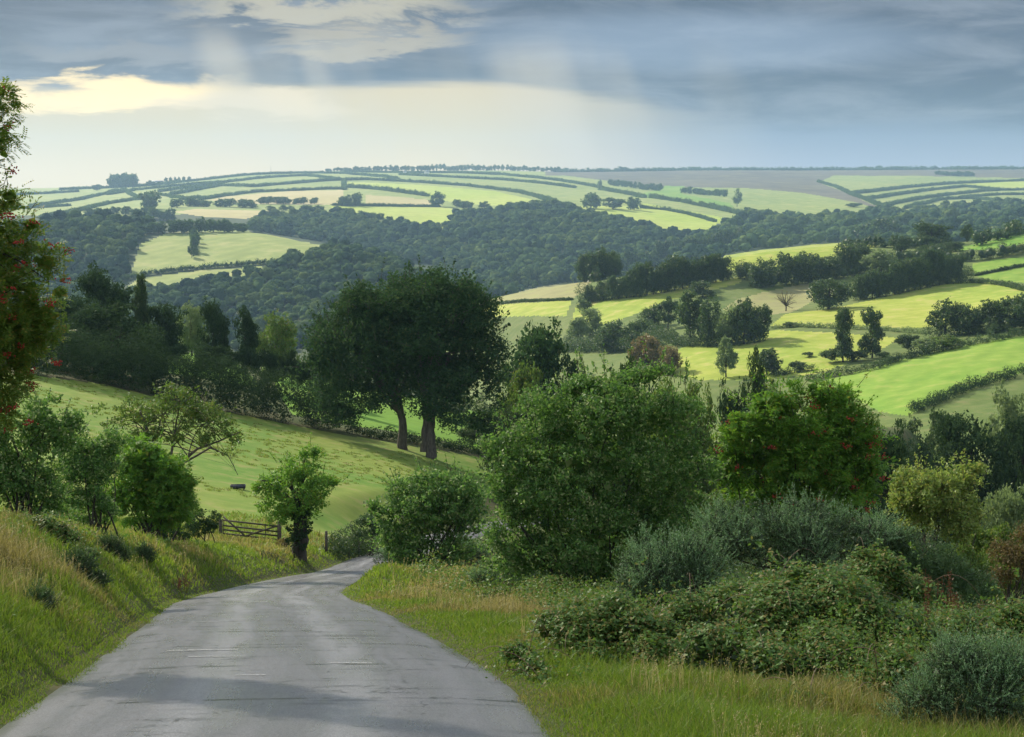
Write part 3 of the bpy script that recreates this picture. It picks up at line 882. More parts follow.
# ------------------------------------------------------------------ foliage builders
def lump_sphere(c, r, seed=0, nu=14, nv=9, amp=0.22, rng=RNG):
    u = np.arange(nu) / nu * 2 * math.pi
    v = np.linspace(0.02, math.pi - 0.02, nv)
    uu, vv = np.meshgrid(u, v)
    d = np.stack([np.cos(uu) * np.sin(vv), np.sin(uu) * np.sin(vv), np.cos(vv)], -1)
    ph = rng.random(6) * 6.28
    k = 1 + amp * (np.sin(d[..., 0] * 5 + ph[0]) * np.sin(d[..., 1] * 5 + ph[1]) + 0.6 * np.sin(d[..., 2] * 7 + ph[2]) * np.sin(d[..., 0] * 9 + ph[3]))
    p = d * k[..., None] * np.array(r) + np.array(c)
    i = np.arange(nv - 1)[:, None] * nu; j = np.arange(nu)[None, :]; j2 = (j + 1) % nu
    q = np.stack([i + j, i + nu + j, i + nu + j2, i + j2], -1).reshape(-1, 4)
    return p.reshape(-1, 3), q


def lobes(rng, rx, ry, rz, cz, n=9, r0=0.36, r1=0.55, main=0.74, low=-0.5):
    out = [(0, 0, cz, rx * main, ry * main, rz * main)]
    for k in range(n):
        d = unit(rng.normal(size=3)); 
        if d[2] < low: d[2] = -d[2] * 0.6
        f = rng.uniform(r0, r1)
        p = d * (1 - f * 0.85)
        out.append((p[0] * rx, p[1] * ry, cz + p[2] * rz, rx * f, ry * f, rz * f * rng.uniform(0.75, 1)))
    return out


def sublobes(rng, blobs, per=9, lo=0.27, hi=0.46, flat=0.85):
    '''break each lobe into boughs that stand out of it, so light and shade fall in masses'''
    out = []
    B = np.array(blobs, float)
    vol = (B[:, 3] * B[:, 4] * B[:, 5]) ** (1 / 3)
    for b in B:
        n = max(4, int(round(per * min(2.0, (vol.max() and (b[3] * b[4] * b[5]) ** (1 / 3) / vol.mean())))))
        for k in range(n):
            d = unit(rng.normal(size=3) + np.array((0, 0, 0.25)))
            f = rng.uniform(lo, hi)
            c = b[:3] + d * b[3:6] * (1.04 - f) * rng.uniform(0.78, 1.22)
            r = f * (b[3] * b[4] * b[5]) ** (1 / 3)
            out.append((c[0], c[1], c[2], r * rng.uniform(0.9, 1.25), r * rng.uniform(0.9, 1.25), r * flat * rng.uniform(0.8, 1.1)))
    return out


def clump_centres(rng, blobs, n, rlo=0.6, rhi=1.03):
    B = np.array(blobs, float)
    ar = (B[:, 3] * B[:, 4] * B[:, 5]) ** (2 / 3)
    k = rng.choice(len(B), n, p=ar / ar.sum())
    d = rnd_unit(rng, n)
    rad = rlo + (rhi - rlo) * rng.random(n) ** 0.6
    p = B[k, :3] + d * B[k, 3:6] * rad[:, None]
    # drop those buried deep in another lobe
    keep = np.ones(n, bool)
    for b in B:
        q = np.linalg.norm((p - b[:3]) / b[3:6], axis=1)
        keep &= q > 0.42
    return p[keep], d[keep], k[keep]


def leaf_cloud(rng, centres, outward, per, cr, size, asp=0.55, flat=0.7, up=0.5):
    n = len(centres)
    per = np.maximum(3, (per * rng.uniform(0.5, 1.5, n)).astype(int))
    idx = np.repeat(np.arange(n), per)
    N = len(idx)
    crr = cr * rng.uniform(0.6, 1.35, n)
    off = rng.normal(size=(N, 3)) * 0.55
    ln = np.linalg.norm(off, axis=1, keepdims=True)
    off = off / np.maximum(1, ln / 1.1)
    off[:, 2] *= flat
    p = centres[idx] + off * crr[idx][:, None]
    nrm = outward[idx] * 0.6 + rnd_unit(rng, N) * 0.9 + np.array((0, 0, up))
    dv = rnd_unit(rng, N) + outward[idx] * 0.3 + np.array((0, 0, -0.15))
    s = size * rng.uniform(0.6, 1.35, N)
    return cards(p, dv, nrm, s, s * asp)


def inner_leaves(mb, rng, blobs, core, size):
    '''larger leaf sprays deep inside the lobes, closing the crown where limbs would'''
    B = np.array(blobs, float)
    n = int(np.clip(1.6 * (B[:, 3].mean() / size) ** 2, 16, 700))
    idx = np.repeat(np.arange(len(B)), n)
    N = len(idx)
    p = B[idx, :3] + rnd_unit(rng, N) * B[idx, 3:6] * (core * 1.35 * rng.random(N) ** 0.5)[:, None]
    sz = np.maximum(size * 1.4, B[idx, 3] * 0.11) * rng.uniform(0.6, 1.3, N)
    mb.add(*cards(p, rnd_unit(rng, N), rnd_unit(rng, N), sz, sz * 0.7))


def crown(rng, blobs, nclump, per, cr, size, core=0.7, asp=0.55, flat=0.7, up=0.5, rlo=0.6, rhi=1.03, coreres=(14, 9), sub=0):
    mb = MB()
    if sub:
        c, d, _ = clump_centres(rng, sublobes(rng, blobs, sub), nclump, min(rlo, 0.45), rhi)
    else:
        c, d, _ = clump_centres(rng, blobs, nclump, rlo, rhi)
    mb.add(*leaf_cloud(rng, c, d, per, cr, size, asp, flat, up))
    if core:
        inner_leaves(mb, rng, blobs, core, size)
    return mb, c, d


def curve_pts(a, b, rng, bend=0.15, n=6, sag=0.0):
    a, b = np.array(a, float), np.array(b, float)
    L = np.linalg.norm(b - a)
    m = rng.normal(size=3) * bend * L
    t = np.linspace(0, 1, n)[:, None]
    p = a + (b - a) * t + m * np.sin(t * math.pi) * 0.7
    p[:, 2] += (np.sin(t[:, 0] * math.pi)) * (-sag * L)
    return p


def limbs(mb, rng, trunkpts, trunkrad, targets, r0=0.4, n=6):
    tp = np.array(trunkpts); tr = np.array(trunkrad)
    for g in targets:
        # start on the trunk at a height below the target
        t = rng.uniform(0.35, 0.98)
        k = t * (len(tp) - 1); i = int(min(k, len(tp) - 2)); f = k - i
        a = tp[i] * (1 - f) + tp[i + 1] * f
        ra = (tr[i] * (1 - f) + tr[i + 1] * f) * r0 * rng.uniform(0.7, 1.2)
        pts = curve_pts(a, g, rng, 0.12, n, -0.12)
        mb.tube(pts, np.linspace(ra, ra * 0.15, n), 5)


def sprigs(rng, blobs, n, length, size, asp, outer=0.98, updir=0.6, nl=12, spread=0.12):
    """leafy shoots standing out of the crown: returns leaf arrays and twig MB"""
    c, d, k = clump_centres(rng, blobs, n, outer - 0.08, outer)
    keep = d[:, 2] > -0.25
    c, d = c[keep], d[keep]
    N = len(c)
    dr = unit(d + np.array((0, 0, updir)) + rng.normal(size=(N, 3)) * 0.25)
    L = length * rng.uniform(0.5, 1.3, N)
    tw = MB()
    for i in range(N):
        tw.tube([c[i], c[i] + dr[i] * L[i] * 0.5, c[i] + dr[i] * L[i]], [size * 0.10, size * 0.07, size * 0.03], 3)
    t = rng.random((N, nl))
    P = c[:, None] + dr[:, None] * (L[:, None] * t)[..., None] + rng.normal(size=(N, nl, 3)) * spread * length * (1.1 - t)[..., None]
    dv = unit(dr[:, None] * 0.6 + rng.normal(size=(N, nl, 3)) * 0.7)
    nr = rng.normal(size=(N, nl, 3)) + np.array((0, 0, 0.6))
    s = size * rng.uniform(0.6, 1.2, N * nl)
    return cards(P.reshape(-1, 3), dv.reshape(-1, 3), nr.reshape(-1, 3), s, s * asp), tw


def empty(name, loc, label, cat, group=None, rz=0.0, scale=None):
    o = bpy.data.objects.new(name, None)
    COL.objects.link(o)
    o.empty_display_size = 0.5
    o.location = loc
    o.rotation_euler = (0, 0, rz)
    if scale is not None: o.scale = scale
    return tag(o, label, cat, group)


# library of shared tree shapes: unit height, unit width, base at the origin
def lib_tree(seed, kind, nclump, per, cr, size, coreres=(12, 8), mat='midleaf'):
    rng = np.random.default_rng(seed)
    if kind == 'round':
        bl = lobes(rng, 0.56, 0.56, 0.49, 0.50, 12, low=-0.95) + [(math.cos(a) * .24, math.sin(a) * .24, .2, .26, .26, .19) for a in rng.uniform(0, 6.28, 4)]
    elif kind == 'wide':
        bl = lobes(rng, 0.55, 0.5, 0.46, 0.53, 13, 0.3, 0.5, low=-0.95) + [(math.cos(a) * .27, math.sin(a) * .27, .24, .25, .25, .2) for a in rng.uniform(0, 6.28, 3)]
    elif kind == 'tall':
        bl = lobes(rng, 0.50, 0.50, 0.47, 0.52, 11, 0.3, 0.45, low=-0.9)
        bl += [(0, 0, 0.9, 0.2, 0.2, 0.1)]
    elif kind == 'column':
        bl = [(rng.normal() * 0.05, rng.normal() * 0.05, z, 0.32 + 0.12 * math.sin(z * 9 + seed), 0.38, 0.14) for z in np.linspace(0.18, 0.88, 7)]
    elif kind == 'layered':
        bl = []
        for z in np.linspace(0.2, 0.94, 8):
            r = 0.46 * (1.04 - z) ** 0.55
            for q in range(3):
                an = rng.uniform(0, 6.28)
                bl.append((math.cos(an) * r * 0.5, math.sin(an) * r * 0.5, z, r * 0.62, r * 0.62, 0.05 + 0.02 * rng.random()))
    elif kind == 'bush':
        bl = lobes(rng, 0.5, 0.5, 0.48, 0.46, 9, 0.35, 0.55)
    mb, c, d = crown(rng, bl, nclump, per, cr, size, 0.52, coreres=coreres, rlo=0.45, sub=7)
    cm = mb.mesh('crown', True)
    cm.materials.append(M[mat])
    tb = MB()
    tp = [(0, 0, -0.04), (0.01, 0, 0.12), (-0.005, 0.01, 0.3), (0, 0, 0.62)]
    tr = [0.035, 0.028, 0.024, 0.012]
    tb.tube(tp, tr, 7)
    limbs(tb, rng, tp, tr, c[rng.choice(len(c), 8)], 0.5)
    tm = tb.mesh('trunk', True)
    tm.materials.append(M['barkdark'])
    return cm, tm

LIB = {}
def lib(kind, k, lod, mat):
    key = (kind, k, lod, mat)
    if key not in LIB:
        sd_ = (sum(map(ord, kind)) * 7 + k * 31 + lod) % 9973
        if lod == 1: LIB[key] = lib_tree(sd_, kind, 620, 20, 0.06, 0.034, (14, 9), mat)     # distance 130-300 m
        elif lod == 2: LIB[key] = lib_tree(sd_, kind, 560, 12, 0.06, 0.05, (12, 8), mat)   # 300-1000 m
        else: LIB[key] = lib_tree(sd_, kind, 120, 8, 0.09, 0.12, (10, 7), mat)            # beyond
    return LIB[key]


TREE_N = 0
def tree(p, wpx, hpx, label, group=None, kind='round', mat='midleaf', cat='tree', name='tree', lod=None, lean=0.0, trunk=True, deep=None):
    """a tree of the shared shapes standing at world point p, wpx by hpx image points"""
    global TREE_N
    TREE_N += 1
    s = p[1] / 1392.0
    if lod is None: lod = 1 if p[1] < 300 else (2 if p[1] < 1100 else 3)
    kk = TREE_N % (3 if lod == 1 else 5)
    cm, tm = lib(kind, kk, lod, mat)
    dk = {'column': 1.25}.get(kind, 1.0)
    e = empty(name, (p[0], p[1], p[2] - 0.01 * hpx * s), label, cat, group, rz=RNG.uniform(0, 6.28), scale=(wpx * s * dk, (deep or wpx * s * dk), hpx * s))
    c = link('crown', cm, None, e)
    if trunk: link('trunk', tm, None, e)
    return e


ONES = 'first second third fourth fifth sixth seventh eighth ninth tenth eleventh twelfth thirteenth fourteenth fifteenth sixteenth seventeenth eighteenth nineteenth'.split()
def ordinal(k):
    if k <= 19: return ONES[k - 1]
    t, u = divmod(k, 10)
    tens = {2: 'twent', 3: 'thirt', 4: 'fort', 5: 'fift', 6: 'sixt'}[t]
    return tens + 'ieth' if u == 0 else tens + 'y-' + ONES[u - 1]


def belt(pts, ymin, n, label, group, kinds=('round', 'wide'), mat='midleaf', name='tree', cat='tree', jit=0.18, ov=1.45, lod=None):
    """trees along an image polyline of base points (px, row, height in points)"""
    P = np.array(pts, float)
    s = np.concatenate([[0], np.cumsum(np.hypot(np.diff(P[:, 0]), np.diff(P[:, 1])))])
    L = s[-1]
    for k in range(n):
        q = (k + 0.5 + RNG.uniform(-0.25, 0.25)) / n * L
        px, row, h = (np.interp(q, s, P[:, i]) for i in range(3))
        h *= RNG.uniform(1 - jit, 1 + jit * 0.6)
        wv = max(L / n * ov, h * 0.62) * RNG.uniform(0.9, 1.15)
        g = hit(px, row, ymin)
        tree(g, min(wv, h * 1.5), h, '%s %s' % (ordinal(k + 1), re.sub('^tree', 'tree from the left', label)), group, kinds[RNG.integers(len(kinds))], mat if isinstance(mat, str) else mat[RNG.integers(len(mat))], cat, name, lod)


MOORH = 1
def hedge(pts, ymin, hgt, wid, label, group=None, mat='farleaf', leaf=None, dens=1.0, var=0.35, world=False, name='hedge', cat='hedge', ymax=7500):
    """a hedge along an image polyline; hgt and wid in metres"""
    wp = np.array(pts) if world else hitline(pts, ymin, 8, ymax)
    s = np.concatenate([[0], np.cumsum(np.linalg.norm(np.diff(wp[:, :2], axis=0), axis=1))])
    Y = wp[:, 1].mean()
    pxm = Y / 1392
    leaf = leaf or max(0.12, 0.9 * pxm)
    step = max(hgt * 0.34, wid * 0.3)
    n = max(2, int(s[-1] / step))
    q = (np.arange(n) + 0.5 + RNG.uniform(-0.3, 0.3, n)) / n * s[-1]
    X = np.interp(q, s, wp[:, 0]); YY = np.interp(q, s, wp[:, 1])
    Z = zground(X, YY)
    mb = MB()
    hv = hgt * (1 - var + 2 * var * RNG.random(n) ** 1.3)
    rp = step * 1.2
    keepb = RNG.random(n) > (0.10 if group else 0.02)
    blobs = [(X[i] + RNG.normal() * wid * 0.08, YY[i] + RNG.normal() * wid * 0.08, Z[i] + hv[i] * (0.42 if i % 2 else 0.56), max(rp, wid * 0.5) * (1.1 if i % 2 else 0.8), max(wid * 0.5, rp * 0.8) * (1.1 if i % 2 else 0.8), hv[i] * (0.48 if i % 2 else 0.46)) for i in range(n) if keepb[i]]
    per = 8
    nc = int(dens * n * max(10, 2.2 * (rp * hgt) / leaf ** 2 / per * 2))
    nc = min(nc, 26000)
    c, d, _ = clump_centres(RNG, blobs, nc, 0.6, 1.04)
    mb.add(*leaf_cloud(RNG, c, d, per, leaf * 1.8, leaf * 1.15, 0.6, 0.8, 0.5))
    res = (10, 6) if Y > 400 else (12, 8)
    if Y < 700:
        inner_leaves(mb, RNG, blobs, 0.62, leaf)
    for b in (blobs if Y >= 700 else []): mb.add(*lump_sphere(b[:3], np.array(b[3:6]) * 0.58, nu=res[0], nv=res[1], rng=RNG))
    o = link(name, mb.mesh(name, True), M[mat])
    return tag(o, label, cat, group)

# ------------------------------------------------------------------ far woods (uncountable masses of crowns)
def wood(poly, ymin, ymax, label, spacing=9.0, size=(8, 13), mat='farleaf', name='woods', nmax=2600, cut=None, zsq=0.8):
    wp = np.array([hit(p[0], p[1], ymin, ymax) if len(p) == 2 else gpt(p[0], p[2]) for p in poly])
    x0, y0 = wp[:, 0].min(), wp[:, 1].min(); x1, y1 = wp[:, 0].max(), wp[:, 1].max()
    gx, gy = np.meshgrid(np.arange(x0, x1, spacing), np.arange(y0, y1, spacing))
    gx = gx.ravel() + RNG.uniform(-0.45, 0.45, gx.size) * spacing; gy = gy.ravel() + RNG.uniform(-0.45, 0.45, gy.size) * spacing
    m = inpoly(gx, gy, wp)
    for fp in FPOLY: m &= ~inpoly(gx, gy, fp)
    gx, gy = gx[m], gy[m]
    a = np.abs(gx / gy) < 0.42
    gx, gy = gx[a], gy[a]
    if len(gx) > nmax:
        k = RNG.choice(len(gx), nmax, replace=False); gx, gy = gx[k], gy[k]
    gz = zground(gx, gy)
    mb = MB(); mi = []
    for vi in range(5):
        cm = WVAR[vi]
        sel = np.arange(len(gx)) % 5 == vi
        N = sel.sum()
        if not N: continue
        an = RNG.uniform(0, 6.28, N); s = (size[0] * 0.75 + (size[1] * 1.2 - size[0] * 0.75) * RNG.random(N) ** 1.4) * (1 + 0.9 * (fbm(gx[sel], gy[sel], 70, 2, 8) - 0.5))
        hh = s * RNG.uniform(0.8, 1.35, N) * zsq
        v = cm[0]
        X = (v[None, :, 0] * np.cos(an)[:, None] - v[None, :, 1] * np.sin(an)[:, None]) * s[:, None] + gx[sel][:, None]
        Y = (v[None, :, 0] * np.sin(an)[:, None] + v[None, :, 1] * np.cos(an)[:, None]) * s[:, None] + gy[sel][:, None]
        Z = v[None, :, 2] * hh[:, None] + gz[sel][:, None]
        q = (cm[1][None] + (np.arange(N) * len(v))[:, None, None]).reshape(-1, 4)
        mb.add(np.stack([X, Y, Z], -1).reshape(-1, 3), q)
        tint = fbm(gx[sel], gy[sel], 45, 2, 14) + RNG.normal(size=N) * 0.12
        mi.append(np.repeat(np.where(tint > 0.62, 2, np.where(tint < 0.40, 1, 0)), len(cm[1])))
    print('WOOD', label, len(gx))
    me = mb.mesh(name, True)
    for k_ in (mat, 'farleafdark', 'farleaflight'): me.materials.append(M[k_])
    me.polygons.foreach_set('material_index', np.concatenate(mi).astype(np.int32))
    return tag(link(name, me, None), label, kind='stuff')

WVAR = []
for vi in range(5):
    rng = np.random.default_rng(500 + vi)
    bl = lobes(rng, 0.52, 0.52, 0.42, 0.62, 5, 0.4, 0.55)
    mb, _, _ = crown(rng, bl, 42, 4, 0.10, 0.13, 0, rlo=0.8)
    for b in bl[1:]: mb.add(*lump_sphere(b[:3], np.array(b[3:6]) * 0.86, nu=9, nv=6, rng=rng))
    mb.add(*lump_sphere((0, 0, 0.5), (0.4, 0.4, 0.45), nu=9, nv=6, rng=rng))
    WVAR.append(mb.arrays())

wood([(-60, 240), (40, 228), (100, 222), (150, 228), (128, 262), (120, 298), (180, 312), (170, 340, 1080), (-60, 350, 1050)], 1000, 2100, 'dark wood left of the pasture on the far hill', 10, (9, 14))
wood([(120, 298), (205, 282), (262, 274), (290, 262), (335, 249), (350, 252), (400, 268), (450, 289), (485, 303), (470, 335, 1050), (400, 350, 960), (330, 350, 960), (200, 350, 1020), (110, 345, 1050)], 930, 1750, 'bluish wood filling the spur below the pasture', 9.5, (8, 13), nmax=4200)
wood([(250, 230), (262, 217), (330, 216), (372, 218), (425, 228), (446, 229), (430, 265), (400, 262), (345, 246), (300, 238)], 1450, 2400, 'wood along the top of the spur under the striped fields', 11, (10, 16))
wood([(430, 262), (446, 229), (455, 214), (480, 210), (540, 208), (562, 210), (607, 221), (652, 229), (668, 236), (664, 262), (640, 275), (590, 285), (530, 298), (490, 303), (460, 295)], 1380, 2600, 'broad blue wood filling the central valley', 10.5, (9, 15), nmax=5200)
wood([(664, 240), (700, 236), (760, 222), (800, 219), (860, 218), (900, 216), (960, 209), (1024, 207), (1200, 207), (1200, 250), (1024, 252), (860, 256), (760, 262), (680, 270)], 1300, 3000, 'hazy wood in the dip behind the tree-lined crest', 15, (12, 20), nmax=2600)

# ------------------------------------------------------------------ far upland: hedges, belts, copses, a farm
HG = 'hedges dividing the far upland fields'
UPH = [
    ('highest hedge on the far hill, along the left skyline', [(60, 190), (102, 188.5), (150, 186), (200, 180.5), (230, 177), (245, 175.5), (272, 174), (300, 173.5), (340, 173.5), (370, 176), (398, 179)], 5),
    ('second hedge from the skyline on the left upland', [(159, 192), (190, 188), (220, 183.5), (255, 179), (290, 176.5), (308, 175.8), (325, 178), (341, 180.5)], 5),
    ('long curved hedge above the brightest lime field', [(171, 195), (215, 187), (220, 186), (255, 187), (290, 184), (325, 181), (366, 180), (400, 181.5), (430, 183.5), (465, 186), (495, 189.5), (520, 193), (540, 198), (556, 203)], 7),
    ('hedge along the top of the left tan stubble field', [(200, 200), (220, 197), (255, 192.5), (290, 191), (325, 189.5), (344, 189.5)], 6),
    ('short cross hedge at the head of the brightest lime field', [(344, 180.5), (344, 190)], 5),
    ('thick dark hedge under the brightest lime field', [(346, 187.5), (370, 189), (387, 191), (406, 193.5), (429, 196.5)], 10),
    ('thin dark hedge under the tan stubble', [(333, 205.5), (365, 206), (400, 206.5), (440, 207)], 4),
    ('hedge rising from the left copse', [(30, 207), (80, 200), (119, 191)], 5),
    ('hedge across the left pasture below the copse', [(40, 219), (80, 211), (106, 204.5), (139, 199.5)], 6),
    ('short slanting hedge right of the copse', [(122, 190), (131, 195), (141, 200)], 5),
    ('hedge bending down to the left hillside trees', [(159, 195), (171, 197), (184, 200), (200, 198)], 5),
    ('hedge across the pale fields at the left photo edge', [(-60, 202), (0, 196), (45, 194), (78, 192)], 5),
    ('lower hedge at the left photo edge', [(-60, 214), (0, 210), (40, 208), (70, 206)], 5),
    ('hedge below the farm', [(108, 195), (140, 190), (175, 186), (206, 183.5), (230, 182)], 4),
    ('upper hedge of the pale fields right of centre', [(400, 175), (450, 177.5), (500, 180), (545, 184), (575, 188)], 5),
    ('highest hedge right of the skyline wood', [(455, 173), (500, 175), (535, 178), (560, 181), (590, 186), (612, 191)], 5),
    ('hedge under the right end of the skyline wood', [(345, 171.8), (400, 173), (450, 173), (500, 174)], 3),
    ('hedge running down from the isolated pale tree', [(600, 190), (625, 194), (645, 198)], 9),
    ('thick hedge bank across the right of the upland', [(650, 198), (680, 202), (710, 208), (742, 215)], 11),
    ('broken hedge across the lime strip', [(640, 208), (665, 210), (690, 215), (715, 222)], 6),
    ('dark hedge along the foot of the moor', [(818, 182), (835, 187), (850, 194), (868, 201), (888, 210), (900, 213)], 6),
    ('highest hedge on the far right upland', [(850, 194.5), (880, 191), (905, 188), (950, 184), (1024, 181), (1100, 180)], 6),
    ('second hedge on the far right upland', [(868, 199.5), (900, 194.5), (935, 190), (965, 187), (1000, 190.5), (1060, 190)], 6),
    ('third hedge on the far right upland', [(884, 206), (920, 199), (950, 195), (985, 191.5), (1000, 190.5)], 6),
    ('lowest hedge on the far right upland', [(905, 209), (940, 200), (970, 198.5), (1000, 202), (1060, 204)], 6),
    ('hedge at the photo edge on the far right upland', [(960, 198), (1000, 195), (1060, 195)], 5),
    ('steep hedge beside the left divider trees', [(191, 230), (194, 245), (196, 258), (196, 268)], 6),
]
for lb, pts, h in UPH:
    ym = 1450 if pts[0][1] > 225 else 1900
    hedge(pts, ym, h * 0.75, h * 0.7, lb, HG, 'farleaf', var=0.5)
hedge([(118, 282), (150, 275), (190, 270), (240, 266), (290, 262)], 1150, 5, 5, 'long hedge between the two pale pastures on the wooded hill', HG, 'farleaf')

hedge([(556, 172), (600, 171.8), (700, 170.3), (800, 170.2), (850, 170.2), (940, 169.6), (1024, 169.2), (1090, 169)], 5000, 9, 14, 'low dark line of scrub along the moor skyline', None, 'farleaf', var=0.5, name='scrub', cat='scrub')
# skyline wood and small trees there
belt([(325, 171.3, 3), (360, 171, 5), (400, 171, 6), (450, 170.5, 6.5), (500, 170.8, 6), (540, 171.5, 5.5), (560, 172, 5)], 4200, 60, 'tree of the dark wood along the middle of the skyline', 'trees of the skyline wood', ('round', 'tall'), 'farleaf')
belt([(600, 171.5, 2), (700, 170.5, 2.6), (800, 170.5, 3), (850, 170, 4), (900, 169.5, 4.5), (1024, 170, 3)], 5000, 22, 'tree on the moor skyline to the right', 'trees of the right skyline', ('round', 'wide'), 'farleaf')
tree(hit(622, 171.3, 5000), 14, 5, 'small flat clump of trees on the skyline above the pale moor', None, 'wide', 'farleaf')
tree(hit(566, 171.5, 4500), 5, 4.5, 'tiny windswept tree on the skyline, left of a second one', None, 'wide', 'farleaf')
tree(hit(588, 171.5, 4500), 3.5, 4.5, 'tiny windswept tree on the skyline, right of the first one', None, 'round', 'farleaf')
belt([(110, 188, 16), (136, 187, 15)], 3600, 6, 'tree of the round dark copse on the left skyline', 'trees of the left copse', ('round',), 'farleaf', jit=0.06, ov=2.6)
tree(hit(97, 190.5, 3600), 11, 7, 'low tree just left of the round skyline copse', None, 'wide', 'farleaf')
tree(hit(149, 209, 2000), 22, 21, 'large lone dark tree on the left hillside below the skyline copse', None, 'round', 'farleaf')
tree(hit(150, 186, 3600), 9, 6, 'small tree beside the farm on the left skyline', None, 'round', 'farleaf')
for k, px in enumerate([166, 171, 175, 179, 184, 189]):
    tree(hit(px, 184 - k * 0.5, 3800), 4.6, 6.5 - 0.3 * k, ordinal(k + 1) + ' from the left, small pointed tree in the short row by the skyline farm', 'pointed trees by the farm', 'tall', 'farleaf')
belt([(88, 216, 9), (102, 216, 9)], 1900, 2, 'tree of the small pair on the left hillside', 'pair of trees on the left hillside', ('round',), 'farleaf')
belt([(112, 213, 7), (132, 215, 9), (150, 219, 13), (175, 221, 13)], 1800, 7, 'tree in the dark row across the left hillside', 'row of trees across the left hillside', ('round',), 'farleaf')
belt([(172, 208, 9), (192, 206, 12), (205, 207, 8), (230, 207, 9), (258, 208, 10)], 1950, 8, 'tree in the dark row under the left tan field', 'row of trees under the left tan field', ('round',), 'farleaf')
belt([(257, 204, 8), (285, 204, 8), (318, 204, 8)], 2100, 7, 'tree in the flat-topped belt standing in the tan field', 'flat belt in the tan field', ('round', 'wide'), 'farleaf')
belt([(262, 212, 7), (290, 210, 6), (305, 212, 8), (326, 213, 9)], 1950, 5, 'tree in the lower belt under the tan field', 'lower belt under the tan field', ('round',), 'farleaf')
belt([(338, 212, 6), (355, 216, 8), (375, 219, 7), (392, 222, 7)], 1950, 6, 'tree in the row along the lime field', 'row along the lime field', ('round',), 'farleaf')
belt([(337, 206, 9), (352, 206, 16), (361, 206, 15)], 2100, 3, 'tree of the dark copse between the two tan stubble fields', 'copse between the tan fields', ('round',), 'farleaf')
tree(hit(437, 206.5, 2100), 15, 16, 'round lone tree at the right end of the tan stubble field', None, 'round', 'farleaf')
belt([(452, 207, 9), (462, 208, 8), (472, 208, 8)], 2050, 3, 'tree in the clump right of the round lone tree', 'clump by the round tree', ('round',), 'farleaf')
tree(hit(484, 208, 2050), 12, 7, 'low oval tree between two clumps above the valley wood', None, 'wide', 'farleaf')
belt([(508, 208, 6), (530, 208, 7)], 2050, 4, 'tree in the low line right of the oval tree', 'low line above the valley wood', ('round',), 'farleaf')
tree(hit(541, 209, 2050), 15, 11, 'round tree at the end of the curved upland hedge', None, 'round', 'farleaf')
belt([(556, 206, 6), (572, 207, 6)], 2050, 2, 'tree of the low pair beside the three hilltop trees', 'low trees by the hilltop trio', ('wide',), 'farleaf')
tree(hit(591, 208.5, 2050), 21, 18, 'largest of the three dark hilltop trees', None, 'round', 'farleaf')
tree(hit(613, 209, 2050), 24, 13, 'low middle tree of the three dark hilltop trees', None, 'wide', 'farleaf')
tree(hit(634, 210, 2050), 15, 15, 'round right-hand tree of the three dark hilltop trees', None, 'round', 'farleaf')
tree(hit(600, 190, 2600), 7, 10, 'pale thin tree standing alone on the pale upland', None, 'tall', 'paleleaf')
belt([(608, 185, 6), (625, 187, 8), (645, 190, 8), (662, 191, 8)], 2500, 13, 'tree in the long belt with clear trunks on the upland', 'upland belt with clear trunks', ('round',), 'farleaf')
belt([(682, 193, 7), (705, 195, 7), (728, 197, 8)], 2500, 9, 'tree in the belt above the wide pale field', 'belt above the wide pale field', ('round',), 'farleaf')
tree(hit(737, 207, 2350), 11, 18, 'tall hazy tree at the left end of the wide pale field', None, 'tall', 'paleleaf')
tree(hit(748, 215, 2350), 16, 8, 'low tree by the wide pale field', None, 'wide', 'farleaf')
tree(hit(854, 207, 2400), 17, 4.5, 'flat dark thicket in the wide pale field', None, 'wide', 'farleaf')
belt([(935, 174.5, 5), (950, 176, 6), (968, 176.5, 6), (975, 176, 4)], 4000, 8, 'tree in the dark belt on the far right skyline field', 'belt on the far right', ('round',), 'farleaf')
belt([(190, 262, 20), (197, 244, 10), (192, 233, 9)], 1300, 5, 'tree in the thin line that divides the pasture', 'line of trees dividing the pasture', ('tall',), 'farleaf')
belt([(160, 297, 14), (172, 299, 17), (186, 296, 12)], 1150, 3, 'tree in the clump below the lower pasture', 'clump below the lower pasture', ('round', 'tall'), 'farleaf')
belt([(135, 236, 12), (155, 233, 15), (175, 233, 14), (205, 232, 17), (235, 232, 11), (260, 232, 15)], 1550, 12, 'tree in the dark line along the top of the pasture', 'line along the top of the pasture', ('round',), 'farleaf')

